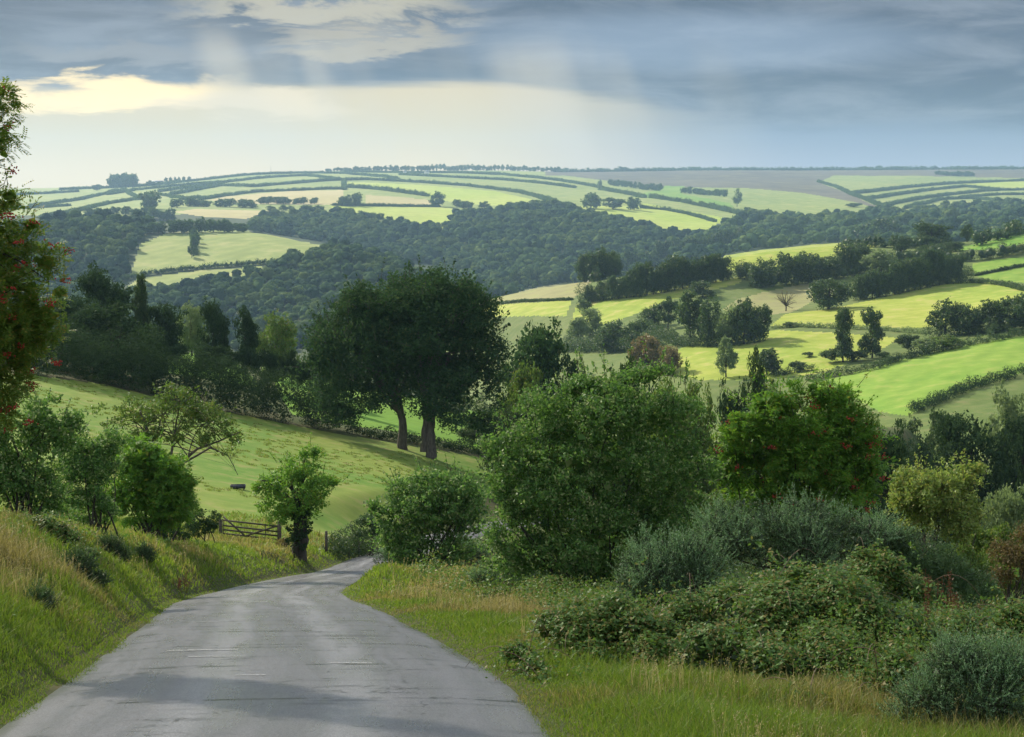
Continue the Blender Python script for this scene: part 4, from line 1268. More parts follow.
def farm(px, row, ymin, label, wall=(14, 8, 4), n=1):
    g = hit(px, row, ymin)
    e = empty('farmhouse', g, label, 'farmhouse', rz=0.15)
    L, D, Hh = wall
    mb = MB(); mb.box((0, 0, Hh / 2 - 0.5), (L, D, Hh + 1)); link('wall', mb.mesh('wall'), M['white'], e)
    mb = MB(); v = [(-L / 2 - .4, -D / 2 - .5, Hh), (L / 2 + .4, -D / 2 - .5, Hh), (L / 2 + .4, D / 2 + .5, Hh), (-L / 2 - .4, D / 2 + .5, Hh), (-L / 2 - .4, 0, Hh + D * .42), (L / 2 + .4, 0, Hh + D * .42)]
    mb.add(v, [(0, 1, 5, 4), (2, 3, 4, 5), (0, 4, 3, 3), (1, 2, 5, 5), (0, 3, 2, 1)])
    me = fast_mesh('roof', v, [(0, 1, 5, 4), (2, 3, 4, 5), (3, 2, 1, 0)], [(0, 4, 3), (1, 2, 5)])
    rf = link('roof', me, M['slate'], e)
    mb = MB(); mb.box((L * .3, 0, Hh + D * .42 + .4), (1.2, 1.0, 2.4)); link('chimney', mb.mesh('chimney'), M['white'], rf)
    for x in (-L * .3, 0, L * .3):
        mb = MB(); mb.box((x, -D / 2 - .03, Hh * .55), (1.4, .1, 1.3)); link('window', mb.mesh('window'), M['slate'], e)
M['white'] = plain_mat('white_render', (0.7, 0.69, 0.65), (0.78, 0.77, 0.73), 1.0, 0.8)
M['slate'] = plain_mat('slate', (0.16, 0.18, 0.21), (0.22, 0.24, 0.28), 2.0, 0.5)
farm(157, 184.2, 3700, 'long low farmhouse with a slate roof right of the skyline copse', (40, 12, 6))
farm(405, 173.6, 4200, 'tiny white farmhouse on the left under the skyline wood', (12, 9, 6))
farm(427, 173.8, 4200, 'tiny white farmhouse on the right under the skyline wood', (16, 9, 7))
g = hit(271, 174.2, 4200)
mb = MB()
for k in range(3):
    a = k * 2.094
    mb.tube([(1.6 * math.cos(a), 1.6 * math.sin(a), -1), (0.25 * math.cos(a), 0.25 * math.sin(a), 30)], [0.25, 0.12], 4)
for z in np.arange(2, 29, 3.0):
    r = 1.6 - 1.35 * z / 30
    mb.tube([(r * math.cos(a), r * math.sin(a), z) for a in (0, 2.094, 4.189, 6.283)], [0.1] * 4, 4)
tag(link('mast', mb.mesh('mast'), M['slate'], loc=g), 'thin lattice mast standing alone on the left skyline', 'mast')

# ------------------------------------------------------------------ right-hand spur: belts and single trees
K2 = ('round', 'wide', 'round')
belt([(484, 298, 14), (500, 292, 18), (530, 284, 19), (560, 279, 18), (585, 276, 16)], 700, 18, 'tree in the belt behind the brownish crest pasture', 'belt behind the crest pasture', K2)
belt([(580, 283, 26), (600, 280, 34), (618, 277, 26), (640, 270, 22), (655, 264, 20)], 600, 12, 'tree in the dark group starting the long crest belt', 'dark group on the crest', K2)
belt([(655, 263, 22), (680, 259, 22), (705, 254, 21), (730, 249, 23), (757, 247, 20)], 640, 20, 'tree in the long even belt along the crest', 'long belt along the crest', K2)
for px, row, wv, h, lb, kd in [
    (770, 243, 14, 10, 'small tree just right of the long crest belt', 'round'),
    (868, 241, 27, 20, 'left tree of the big pair on the crest above the bright field', 'round'),
    (884, 242, 34, 27, 'tallest crest tree above the bright field, right of its pair', 'round'),
    (901, 252, 24, 18, 'round tree alone in front of the tall crest pair', 'round'),
    (931, 246, 42, 26, 'broad dark crest tree left of the pointed one', 'wide'),
    (967, 242, 16, 18, 'narrow dark tree at the start of the right-hand hedge', 'tall')]:
    tree(hit(px, row, 600), wv, h, lb, None, kd)
belt([(915, 258, 14), (940, 256, 13), (960, 250, 14)], 560, 4, 'tree, low and bushy, between the crest and the green strip', 'bushy trees by the green strip', K2)
hedge([(972, 247), (1000, 240), (1024, 233), (1100, 226)], 620, 7, 6, 'thick tree-high hedge running up right beyond the vivid green strip', None, 'midleaf')
hedge([(948, 262), (975, 261), (1000, 257), (1024, 252), (1100, 244)], 500, 5.5, 6, 'thick hedge between the two vivid green fields', None, 'midleaf')
hedge([(975, 276), (1000, 271), (1024, 266), (1080, 258)], 470, 1.2, 1.0, 'thin dark hedge across the lower vivid green field', None, 'midleaf')
hedge([(945, 284), (975, 283), (1000, 285), (1024, 291), (1080, 296)], 430, 2.2, 2.5, 'low ragged hedge along the top of the sunlit pasture', None, 'midleaf')
for px, row, wv, h, lb in [
    (762, 287, 29, 32, 'leftmost round tree of the row along the middle of the slope'),
    (786, 284, 30, 35, 'second round tree from the left in the mid-slope row'),
    (808, 283, 34, 36, 'third and broadest round tree in the mid-slope row'),
    (829, 279, 24, 26, 'small round tree between the mid-slope row and the dark belt'),
    (847, 275, 28, 38, 'upright dark tree left of the silvery crown'),
    (860, 259, 26, 18, 'low dark crown behind the silvery tree'),
    (881, 272, 34, 26, 'silvery-rimmed broad tree at the top of the dark belt')]:
    tree(hit(px, row, 520), wv, h, lb, None, 'round', 'paleleaf' if 'silvery' in lb and 'broad' in lb else 'midleaf')
tree(hit(829, 309, 400), 46, 36, 'round dark tree at the lower left end of the dark belt', None, 'round')
belt([(855, 300, 30), (880, 297, 33), (905, 292, 36), (930, 286, 38), (958, 281, 36)], 420, 15, 'tree in the heavy dark belt above the sunlit pasture', 'heavy dark belt', K2)
belt([(586, 303, 20), (605, 300, 22), (625, 298, 30), (650, 295, 36), (680, 289, 34), (705, 284, 32), (728, 279, 24)], 480, 20, 'tree in the long belt above the half shaded field', 'belt above the shaded field', K2)
belt([(736, 279, 14), (750, 277, 20)], 480, 2, 'tree closing the gap right of the long mid-slope belt', 'gap trees', K2)
for px, row, wv, h, lb, kd, mt in [
    (652, 327, 22, 26, 'grey-green tree at the left of the valley clump below the shaded field', 'round', 'midleaf'),
    (668, 329, 24, 34, 'second tree of the valley clump below the shaded field', 'tall', 'midleaf'),
    (690, 346, 34, 56, 'tall dark tree in the middle of the valley clump', 'tall', 'midleaf'),
    (708, 346, 30, 52, 'dark tree left of the silver-rimmed trees', 'round', 'midleaf'),
    (703, 297, 30, 18, 'low round tree at the upper edge of the valley clump', 'wide', 'midleaf'),
    (728, 345, 32, 46, 'silver-rimmed tree, left of three in the clump by the lime pasture', 'round', 'paleleaf'),
    (744, 344, 34, 52, 'silver-rimmed tree, middle of three in the clump by the lime pasture', 'round', 'midleaf'),
    (760, 340, 26, 42, 'tree at the right end of the clump casting a long shadow', 'round', 'midleaf'),
    (578, 345, 26, 30, 'pale feathery tree left of the valley hedge', 'tall', 'paleleaf'),
    (590, 336, 24, 34, 'bright pale tree above the second big dark tree', 'round', 'paleleaf'),
    (584, 312, 16, 14, 'small dark tree at the corner of the shaded field', 'round', 'midleaf'),
    (612, 352, 34, 36, 'bluish tree in the valley below the shaded field', 'round', 'midleaf'),
    (634, 350, 30, 36, 'second bluish tree in the valley, right of the first', 'round', 'midleaf'),
    (645, 372, 40, 40, 'tawny spreading tree behind the small dark round tree', 'wide', 'brownleaf'),
    (668, 374, 26, 34, 'tawny leafy tree next to the spreading one', 'round', 'brownleaf'),
    (726, 377, 26, 42, 'pale slender tree alone in front of the lime pasture', 'tall', 'paleleaf'),
    (767, 374, 32, 30, 'grey-green bushy tree left of the square bush', 'round', 'midleaf'),
    (843, 362, 24, 52, 'left one of the two tall narrow trees', 'column', 'midleaf'),
    (872, 358, 24, 50, 'right one of the two tall narrow trees', 'column', 'midleaf'),
    (945, 336, 42, 38, 'pointed dark tree at the left of the clump on the right slope', 'tall', 'midleaf'),
    (968, 334, 34, 34, 'dark tree second from the left in the right slope clump', 'round', 'midleaf'),
    (990, 331, 34, 36, 'dark tree in the middle of the right slope clump', 'round', 'midleaf'),
    (1014, 330, 40, 42, 'tallest dark tree of the right slope clump, at the photo edge', 'round', 'midleaf'),
    (993, 337, 14, 15, 'small round tree on the hedge under the right slope clump', 'round', 'midleaf')]:
    tree(hit(px, row, 310), wv, h, lb, None, kd, mt)
for px, row, wv, h, lb, mt in [
    (797, 371, 20, 12, 'square dark bush in the lime pasture', 'midleaf'), (830, 363, 26, 16, 'bush at the foot of the left narrow tree', 'midleaf'),
    (856, 361, 22, 13, 'bush between the two narrow trees', 'midleaf'), (883, 360, 16, 10, 'bush right of the two narrow trees', 'midleaf'),
    (908, 352, 28, 21, 'dark round bush left of the pale one on the hedge', 'midleaf'), (924, 353, 26, 18, 'pale broad bush on the hedge', 'paleleaf'),
    (944, 350, 34, 17, 'greenest bush on the hedge under the right clump', 'hawleaf'), (793, 327, 20, 6, 'low bush at the left end of the grey field bank', 'midleaf'),
    (808, 357, 14, 6, 'small gorse lump in the lime pasture', 'midleaf')]:
    tree(hit(px, row, 310), wv, h, lb, None, 'bush', mt, 'bush', 'bush', trunk=False)

# bare brown tree
def bare_tree(p, hm, wm, label):
    rng = np.random.default_rng(33)
    e = empty('bare_tree', p, label, 'tree')
    mb = MB(); mb.tube([(0, 0, -.2), (0, 0, hm * .3)], [hm * .03, hm * .022], 6)
    tips = []
    for k in range(26):
        d = unit(rng.normal(size=3) * (1, 1, .5) + (0, 0, .75)); t = d * (wm * .5, wm * .5, hm * .62) * rng.uniform(.75, 1) + (0, 0, hm * .32)
        pts = curve_pts((0, 0, hm * rng.uniform(.15, .32)), t, rng, .08)
        mb.tube(pts, np.linspace(hm * .014, hm * .004, 6), 4); tips += list(pts[2:])
    link('trunk', mb.mesh('trunk'), M['bark'], e)
    tips = np.array(tips)
    cm = MB(); cm.add(*leaf_cloud(rng, tips, unit(tips), 10, hm * .09, hm * .03, .4))
    link('crown', cm.mesh('crown'), M['brownleaf'], e)
g = hit(786, 311, 380)
bare_tree(g, 25 * g[1] / 1392, 26 * g[1] / 1392, 'thin brown almost leafless tree beside the field gate track')

for lb, pts, h_ in [('understorey of the belt behind the crest pasture', [(484, 298), (530, 284), (585, 276)], 5.5),
                    ('understorey of the long even crest belt', [(590, 283), (640, 270), (680, 259), (730, 249), (757, 247)], 6),
                    ('understorey of the belt above the shaded field', [(582, 303), (625, 298), (680, 289), (730, 279), (760, 281)], 8),
                    ('understorey of the heavy dark belt', [(850, 301), (880, 297), (930, 286), (970, 279)], 8),
                    ('scrub between the mid-slope round trees', [(755, 288), (800, 284), (850, 277), (890, 264), (950, 256)], 6),
                    ('scrub along the crest under the tall pair', [(845, 246), (900, 248), (950, 247)], 5),
                    ('scrub linking the trees of the right slope clump', [(925, 338), (960, 335), (1000, 332), (1040, 328)], 5),
                    ('scrub in the valley under the silver-rimmed trees', [(640, 330), (680, 346), (720, 347), (765, 341)], 5),
                    ('scrub in the valley left of the tawny tree', [(560, 352), (600, 352), (640, 352), (660, 356)], 7)]:
    hedge(pts, 380, h_, h_ * 1.1, lb, None, 'midleaf', var=0.45, name='scrub', cat='scrub')
hedge([(770, 329), (800, 327), (830, 328), (880, 330), (925, 334)], 340, 1.7, 3.2, 'grey-green field bank between the two sunlit pastures', None, 'paleleaf')
hedge([(806, 381), (830, 377), (850, 374), (875, 369), (900, 361), (930, 354), (960, 347), (1000, 340), (1024, 335), (1090, 326)], 310, 2.6, 2.6, 'hedge above the largest bright field', None, 'midleaf', var=0.45)
hedge([(770, 377), (795, 373), (815, 370)], 330, 2.0, 2.0, 'rough scrub at the left end of the hedge above the largest field', None, 'midleaf', name='scrub', cat='scrub')
hedge([(912, 414), (935, 404), (965, 391), (1000, 381), (1024, 374), (1080, 360)], 262, 2.6, 3.5, 'dark hedge below the largest bright field', None, 'darkleaf', var=0.5)
hedge([(484, 306), (520, 302), (572, 300)], 600, 1.0, 0.8, 'thin fence-line hedge across the crest pasture', None, 'midleaf', var=0.2)

# ------------------------------------------------------------------ nearer trees of the shared shapes, placed by distance
def proj_row(p):
    t = p[2] / p[1]
    rows = np.linspace(100, 900, 3000)
    return float(np.interp(t, row_t(rows)[0][::-1], rows[::-1]))


def tt(px, Y, top, wpx, label, kind='round', mat='midleaf', group=None, cat='tree', name='tree', trunk=True, lod=None):
    g = gpt(px, Y)
    return tree(g, wpx, proj_row(g) - top, label, group, kind, mat, cat, name, trunk=trunk, lod=lod)

for a in [
    (104, 205, 258, 62, 'tall dark tree behind the big dark mass on the left', 'round', 'darkleaf'),
    (72, 190, 284, 60, 'dark tree at the far left of the dark mass, beside the rowan', 'round', 'darkleaf'),
    (112, 172, 296, 92, 'largest dark tree of the mass at the top of the meadow', 'round', 'darkleaf'),
    (62, 166, 318, 70, 'dark spreading tree at the left top corner of the meadow', 'wide', 'darkleaf'),
    (20, 170, 300, 80, 'dark tree behind the berried rowan', 'round', 'darkleaf'),
    (146, 172, 345, 52, 'lower dark tree at the right foot of the dark mass', 'round', 'darkleaf'),
    (143, 205, 272, 24, 'thin open tree sticking up between dark crowns on the left', 'tall', 'midleaf'),
    (165, 208, 292, 46, 'round dark tree at the left of the ridge row', 'round', 'darkleaf'),
    (192, 232, 300, 32, 'pale hazy tree behind the ridge trees', 'round', 'paleleaf'),
    (214, 205, 292, 34, 'dark broad tree in the middle of the ridge row', 'round', 'darkleaf'),
    (245, 205, 306, 34, 'loose dark tree right of the broad ridge tree', 'tall', 'darkleaf'),
    (276, 222, 308, 46, 'dome-shaped tree with yellowish edge behind the ridge row', 'round', 'hawleaf'),
    (322, 200, 313, 26, 'small dark tree just left of the twin big trees', 'tall', 'darkleaf'),
    (536, 205, 307, 92, 'dark domed tree right behind the twin big trees', 'wide', 'beech'),
    (572, 200, 342, 40, 'smaller dark tree leaning off the domed one', 'round', 'beech'),
    (524, 172, 350, 50, 'yellowish green tree in front of the domed one', 'wide', 'hawleaf'),
    (505, 168, 392, 54, 'drooping grey-green shrubby tree under the twin trees', 'round', 'midleaf'),
    (552, 160, 398, 50, 'shrubby tree between the domed tree and the big sallow', 'wide', 'midleaf'),
    (628, 118, 336, 62, 'small dark round tree above the big sallow', 'wide', 'darkleaf'),
    (662, 110, 358, 64, 'brownish green tree behind the sallow, left of a second one', 'wide', 'hawleaf'),
    (700, 112, 368, 58, 'brownish green tree between the sallow and the rowan', 'wide', 'hawleaf'),
    (735, 130, 366, 48, 'dark tree behind the left side of the green rowan', 'round', 'darkleaf'),
    (756, 150, 346, 44, 'grey-green loose tree rising behind the green rowan', 'tall', 'midleaf'),
    (780, 140, 375, 50, 'low tree behind the top of the green rowan', 'round', 'midleaf'),
    (868, 185, 418, 56, 'dark tree in the hollow behind the rowan, left of the valley trees', 'round', 'darkleaf'),
    (892, 195, 424, 50, 'dark tree in the hollow just left of the blue-green valley tree', 'round', 'darkleaf'),
    (928, 190, 436, 50, 'dark low tree in the hollow above the yellow-green bush', 'wide', 'darkleaf'),
    (885, 92, 404, 74, 'dark rounded tree behind the right side of the green rowan', 'round', 'darkleaf'),
    (848, 100, 398, 60, 'dark tree hidden behind the right shoulder of the green rowan', 'round', 'darkleaf'),
    (912, 235, 410, 44, 'blue-green tree in the valley left of the stream gap', 'round', 'midleaf'),
    (946, 245, 402, 40, 'low bush-like tree in the valley above the stream gap', 'wide', 'midleaf'),
    (976, 165, 390, 84, 'biggest dark tree at the right edge of the valley', 'round', 'darkleaf'),
    (1012, 190, 376, 60, 'pale domed tree at the right photo edge above the dark one', 'round', 'paleleaf'),
    (1028, 172, 398, 60, 'dark tree beyond the right photo edge beside the biggest one', 'round', 'darkleaf'),
    (1004, 85, 462, 62, 'grey-green rounded tree at the right edge under the biggest dark one', 'round', 'paleleaf'),
    (962, 110, 452, 50, 'dark tree tucked below the biggest dark tree', 'round', 'darkleaf'),
    (900, 130, 446, 50, 'dark green tree behind the yellow-green bush', 'round', 'darkleaf')]:
    tt(*a)
BG = 'bushes along the ridge below the row of trees'
for k, (px, Y, top, wv) in enumerate([(158, 200, 334, 34), (180, 198, 338, 34), (205, 196, 338, 30), (225, 196, 342, 36), (250, 200, 338, 30), (268, 204, 344, 30), (290, 205, 345, 32), (308, 206, 348, 28), (330, 206, 352, 30)]):
    tt(px, Y, top, wv, ordinal(k + 1) + ' dark bush from the left in the line under the ridge trees', 'bush', 'darkleaf', BG, 'bush', 'bush', False)
for k, (px, Y, top, wv, lb) in enumerate([
        (478, 185, 415, 44, 'shaded bush right of the second big trunk'), (500, 178, 430, 40, 'shaded low bush at the right end of the meadow edge'),
        (530, 165, 430, 60, 'dark bush hidden behind the left of the big sallow'), (448, 215, 400, 46, 'sunlit hedge bush behind the big trunks'),
        (560, 140, 430, 70, 'dark bush behind the middle of the big sallow'),
        (985, 60, 505, 70, 'green bush behind the yellow-green bush at the right edge'), (1020, 52, 512, 70, 'dense green bush at the right photo edge'),
        (895, 60, 515, 60, 'green bush left of the yellow-green one'), (720, 70, 470, 60, 'green bush between the sallow and the rowan'),
        (980, 44, 535, 60, 'low green bush right of the broom mound')]):
    tt(px, Y, top, wv, lb, 'bush', 'midleaf' if k < 5 else 'hawleaf', None, 'bush', 'bush', False)
# dark hedge along the top of the meadow
def wline(pts): return np.array([gpt(px, Y) for px, Y in pts])
hedge(wline([(20, 155), (60, 157), (100, 159), (140, 162), (180, 164), (220, 165), (260, 168), (300, 170), (345, 171)]), 0, 6.6, 6.0, 'tall dark hedge along the top of the meadow', None, 'darkleaf', leaf=0.15, dens=1.3, var=0.28, world=True)
hedge(wline([(345, 171), (380, 171), (420, 174), (460, 178), (500, 183), (540, 186)]), 0, 1.5, 2.2, 'low dark hedge bank behind the big trunks', None, 'darkleaf', leaf=0.17, var=0.5, world=True)
hedge(wline([(300, 250), (380, 262), (440, 262), (500, 250)]), 0, 3.0, 3.0, 'hedge at the far side of the vivid green field', None, 'midleaf', leaf=0.25, var=0.5, world=True)

# ------------------------------------------------------------------ near trees and bushes modelled one by one
def wpt(px, row, Y):
    t, a = row_t(row, px)
    return np.array((a * Y, Y, t * Y))


def near(name, label, cat, base, Y, blobs, mat, ncl, per, cr, size, core=0.6, trunk=None, limbn=16, branch=None, spr=None, asp=0.5,
         flat=0.75, barkm='barkdark', seed=1, rlo=0.6, rhi=1.03, group=None, frond=None, berries=0, deep=0.9, sub=10):
    """base (px), distance Y; blobs (px, row, half width px, half height px, [depth offset m]); trunk: list of (px,row,radius,[dy])"""
    rng = np.random.default_rng(seed)
    g = gpt(base, Y)
    print('NEAR %-60s Y %.0f ground row %.0f lowest blob row %.0f' % (label[:60], Y, proj_row(g), max(b[1] + b[3] for b in blobs)))
    e = empty(name, g, label, cat, group)
    B = []
    for b in blobs:
        dy = b[4] if len(b) > 4 else 0.0
        c = wpt(b[0], b[1], Y + dy) - g
        s = (Y + dy) / 1392
        B.append((c[0], c[1], c[2], b[2] * s, b[2] * s * deep, b[3] * s))
    if frond:
        c, d, _ = clump_centres(rng, sublobes(rng, B, sub), ncl, 0.4, rhi)
        mb = MB(); mb.add(*fronds(rng, c, d, per, cr, frond, size))
        if core:
            inner_leaves(mb, rng, B, core, size * 1.5)
    else:
        mb, c, d = crown(rng, B, ncl, per, cr, size, core, asp, flat, rlo=rlo, rhi=rhi, sub=sub)
    tw = MB()
    if spr:
        (v, q), t2 = sprigs(rng, B, spr[0], spr[1], size * 1.05, asp, nl=spr[2] if len(spr) > 2 else 14)
        mb.add(v, q)
        tw.add(*t2.arrays())
    ok = mb.arrays()
    cm = fast_mesh('crown', ok[0], ok[1], smooth=True)
    link('crown', cm, M[mat], e)
    if trunk:
        for tr in trunk:
            P = [wpt(p[0], p[1], Y + (p[3] if len(p) > 3 else 0)) - g for p in tr]
            if tr is trunk[0]: P[0][2] = min(P[0][2], -0.15)
            R = [p[2] for p in tr]
            tq = np.linspace(0, 1, 4 * len(P)); s0 = np.linspace(0, 1, len(P))
            PP = np.stack([np.interp(tq, s0, np.array(P)[:, i]) for i in range(3)], 1)
            PP[1:-1] += rng.normal(size=PP[1:-1].shape) * R[0] * 0.12
            RR = np.interp(tq, s0, R)
            tw.tube(PP, RR, 9)
            if limbn:
                sel = c[rng.choice(len(c), limbn)]
                limbs(tw, rng, PP, RR, sel, 0.45, 8)
    elif limbn:
        for _ in range(limbn):
            tgt = c[rng.integers(len(c))]
            b0 = np.array((rng.normal() * 0.25, rng.normal() * 0.25, -0.1))
            r = size * rng.uniform(0.25, 0.5)
            tw.tube(curve_pts(b0, tgt, rng, 0.10, 7), np.linspace(r, r * 0.25, 7), 5)
    if tw.n:
        link('trunk', tw.mesh('trunk', True), M[barkm], e)
    if berries:
        bb = MB()
        c2, d2, _ = clump_centres(rng, B, berries, 0.9, 1.08)
        bs, bq = lump_sphere((0, 0, 0), (1, 1, 1), nu=5, nv=4, amp=0, rng=rng)
        for i in range(len(c2)):
            nb = rng.integers(9, 20)
            for k in range(nb):
                o = c2[i] + d2[i] * 0.05 + rng.normal(size=3) * (0.045, 0.045, 0.025) * (size / 0.06)
                bb.add(bs * size * 0.22 + o, bq)
        link('berries', bb.mesh('berries'), M['berry'], e)
    return e


def fronds(rng, c, d, per, cr, length, leaf):
    n = len(c)
    idx = np.repeat(np.arange(n), per)
    N = len(idx)
    st = c[idx] + rng.normal(size=(N, 3)) * cr * 0.5
    dr = unit(d[idx] * 0.8 + rng.normal(size=(N, 3)) * 0.6 + np.array((0, 0, 0.1)))
    up = unit(np.array((0, 0, 1.0)) + rng.normal(size=(N, 3)) * 0.4)
    side = unit(np.cross(dr, up)); up = unit(np.cross(side, dr))
    L = length * rng.uniform(0.7, 1.25, N)
    P, D, Nn = [], [], []
    ts = np.linspace(0.2, 1.0, 6)
    for j, t in enumerate(ts):
        mid = st + dr * (L * t)[:, None] - up * (L * 0.25 * t * t)[:, None]
        for sgn in (-1, 1):
            dd = unit(side * sgn + dr * 0.45 - up * 0.15)
            P.append(mid + dd * leaf * 0.5); D.append(dd); Nn.append(up + rng.normal(size=(N, 3)) * 0.25)
    P, D, Nn = np.concatenate(P), np.concatenate(D), np.concatenate(Nn)
    s = leaf * rng.uniform(0.75, 1.15, len(P))
    return cards(P, D, Nn, s, s * 0.36)

# the twin big trees
near('broadleaf_tree', 'left one of the twin big dark trees, its trunk leaning slightly left', 'tree', 403, 165,
     [(372, 340, 60, 50), (340, 352, 36, 36), (388, 308, 46, 34), (352, 388, 42, 30), (330, 335, 24, 24, 2), (392, 375, 40, 38, -2), (400, 335, 46, 50, 3), (316, 362, 18, 26), (365, 318, 34, 30), (340, 410, 26, 16, -2)],
     'beech', 2300, 24, 0.9, 0.36, 0.36, [[(403, 441, .62), (402, 420, 0.46), (396, 390, 0.4), (385, 350, 0.3)], [(400, 405, 0.5), (380, 380, 0.35), (362, 350, 0.2)]], 16, barkm='bark', seed=11, rlo=0.5, spr=(260, 1.8, 16))
near('broadleaf_tree', 'right one of the twin big dark trees, with the taller dome and forked trunk', 'tree', 431, 162,
     [(446, 335, 56, 58), (425, 300, 48, 27), (468, 318, 36, 36), (482, 355, 27, 50), (456, 392, 50, 40), (430, 380, 36, 36, 2), (405, 300, 34, 24, 2), (492, 385, 22, 36, 2), (478, 420, 26, 22, 3), (440, 290, 38, 20)],
     'beech', 2600, 24, 0.9, 0.36, 0.36, [[(431, 456, .7), (431, 430, 0.5), (434, 400, 0.42), (440, 350, 0.35)], [(424, 452, 0.5), (426, 425, 0.42), (424, 395, 0.35), (418, 350, 0.2)]], 16, barkm='bark', seed=12, rlo=0.5, spr=(260, 1.8, 16))

# left: berried rowan at the photo edge, Y 20
near('rowan_tree', 'berry-laden rowan tree rising out of the left photo edge', 'tree', -70, 20,
     [(-20, 330, 52, 100), (-24, 205, 34, 80, .3), (-6, 150, 24, 40), (-14, 108, 30, 22), (24, 288, 40, 30), (-4, 232, 40, 30), (22, 345, 38, 34), (-8, 395, 44, 36), (44, 262, 24, 14), (48, 318, 22, 22), (10, 196, 16, 16), (30, 225, 16, 10), (60, 292, 12, 10)],
     'rowanold', 900, 8, 0.12, 0.060, 0.3, [[(-75, 560, 0.13), (-68, 460, 0.11), (-60, 350, 0.09), (-45, 200, 0.04)]], 34, spr=(60, 0.35, 10), seed=21, frond=0.16, berries=80)
near('hawthorn_bush', 'dark hawthorn bush below the berried rowan at the left edge', 'bush', 18, 38,
     [(15, 455, 42, 60), (50, 440, 30, 42), (-20, 460, 40, 70), (70, 425, 16, 20), (30, 500, 45, 28), (40, 410, 22, 20)],
     'bushleaf', 1100, 28, 0.18, 0.10, 0.45, None, 14, spr=(80, 0.4, 14), seed=22)
near('hawthorn_bush', 'open dark bush between the left edge bush and the green rowan', 'bush', 92, 48,
     [(90, 480, 30, 46), (75, 455, 22, 30), (108, 450, 18, 26), (85, 510, 32, 20)],
     'bushleaf', 720, 24, 0.2, 0.11, 0.4, None, 14, spr=(60, 0.45, 14), seed=23)
near('hawthorn_tree', 'windswept old hawthorn with bare arching branches by the meadow', 'tree', 165, 62,
     [(150, 408, 34, 16), (120, 420, 22, 20), (178, 398, 30, 14), (205, 420, 26, 24), (232, 440, 16, 26), (190, 430, 26, 20), (140, 430, 26, 16), (118, 445, 20, 20), (225, 425, 18, 14), (100, 412, 12, 10)],
     'hawleaf', 700, 15, 0.2, 0.14, 0, [[(165, 528, 0.15), (163, 500, 0.12), (158, 470, 0.10), (150, 440, 0.07), (140, 410, 0.03)],
      [(163, 500, 0.10), (180, 465, 0.08), (195, 450, 0.06), (222, 440, 0.035), (240, 432, 0.02)], [(163, 490, 0.09), (172, 450, 0.06), (176, 425, 0.04), (180, 400, 0.02)], [(180, 465, 0.06), (210, 448, 0.04), (228, 455, 0.02), (238, 475, 0.012)]],
     18, barkm='bark', seed=24, rlo=0.2, spr=(40, 0.5, 9))
near('rowan_bush', 'low bright green leafy bush in front of the windswept hawthorn', 'bush', 150, 56,
     [(150, 488, 42, 38), (178, 480, 20, 24), (122, 482, 24, 36), (150, 455, 26, 20), (165, 510, 34, 18)],
     'rowanleaf', 760, 8, 0.16, 0.12, 0.45, None, 16, spr=(60, 0.35, 12), seed=25, frond=0.22)
near('gorse_bush', 'small round dark gorse bush left of the gate', 'bush', 204, 66, [(204, 520, 17, 15), (196, 528, 16, 10), (212, 526, 10, 8)], 'darkleaf', 240, 22, 0.12, 0.10, 0.7, None, 5, seed=26, asp=0.3)
near('thicket', 'low dark thicket between the small gorse and the green rowan', 'bush', 175, 62, [(175, 532, 24, 12), (150, 528, 20, 12)], 'darkleaf', 240, 20, 0.14, 0.09, 0.7, None, 4, seed=27)

# tree by the bend
near('hawthorn_tree', 'small leafy tree with a thick dark trunk standing by the bend', 'tree', 300, 71,
     [(298, 490, 34, 26), (272, 504, 20, 13), (322, 484, 18, 12), (308, 462, 18, 18), (268, 488, 16, 10), (332, 482, 10, 6), (290, 470, 18, 14), (316, 452, 8, 9), (285, 515, 22, 8), (312, 505, 18, 12), (300, 515, 20, 14)],
     'rowanleaf', 640, 24, 0.22, 0.13, 0.5, [[(300, 556, 0.42), (300, 535, 0.36), (301, 515, 0.32), (302, 490, 0.18)]], 12, spr=(60, 0.7, 14), seed=31)
near('ivy', 'dark ivy clothing the trunk of the small tree by the bend', 'ivy', 300, 70.8, [(300, 525, 12, 16), (299, 540, 13, 12), (301, 508, 12, 12)], 'darkleaf', 220, 16, 0.12, 0.12, 0.75, None, 0, seed=32)
near('hawthorn_tree', 'spreading hawthorn on the right of the lane at the bend', 'tree', 428, 62,
     [(425, 512, 50, 38), (392, 522, 28, 26), (456, 500, 32, 34), (430, 484, 30, 18), (470, 520, 26, 30), (376, 510, 14, 10), (405, 492, 20, 16), (425, 548, 46, 16), (460, 552, 26, 12), (395, 545, 22, 14)],
     'bushleaf', 1300, 24, 0.24, 0.15, 0.45, None, 20, spr=(130, 0.8, 14), seed=33)
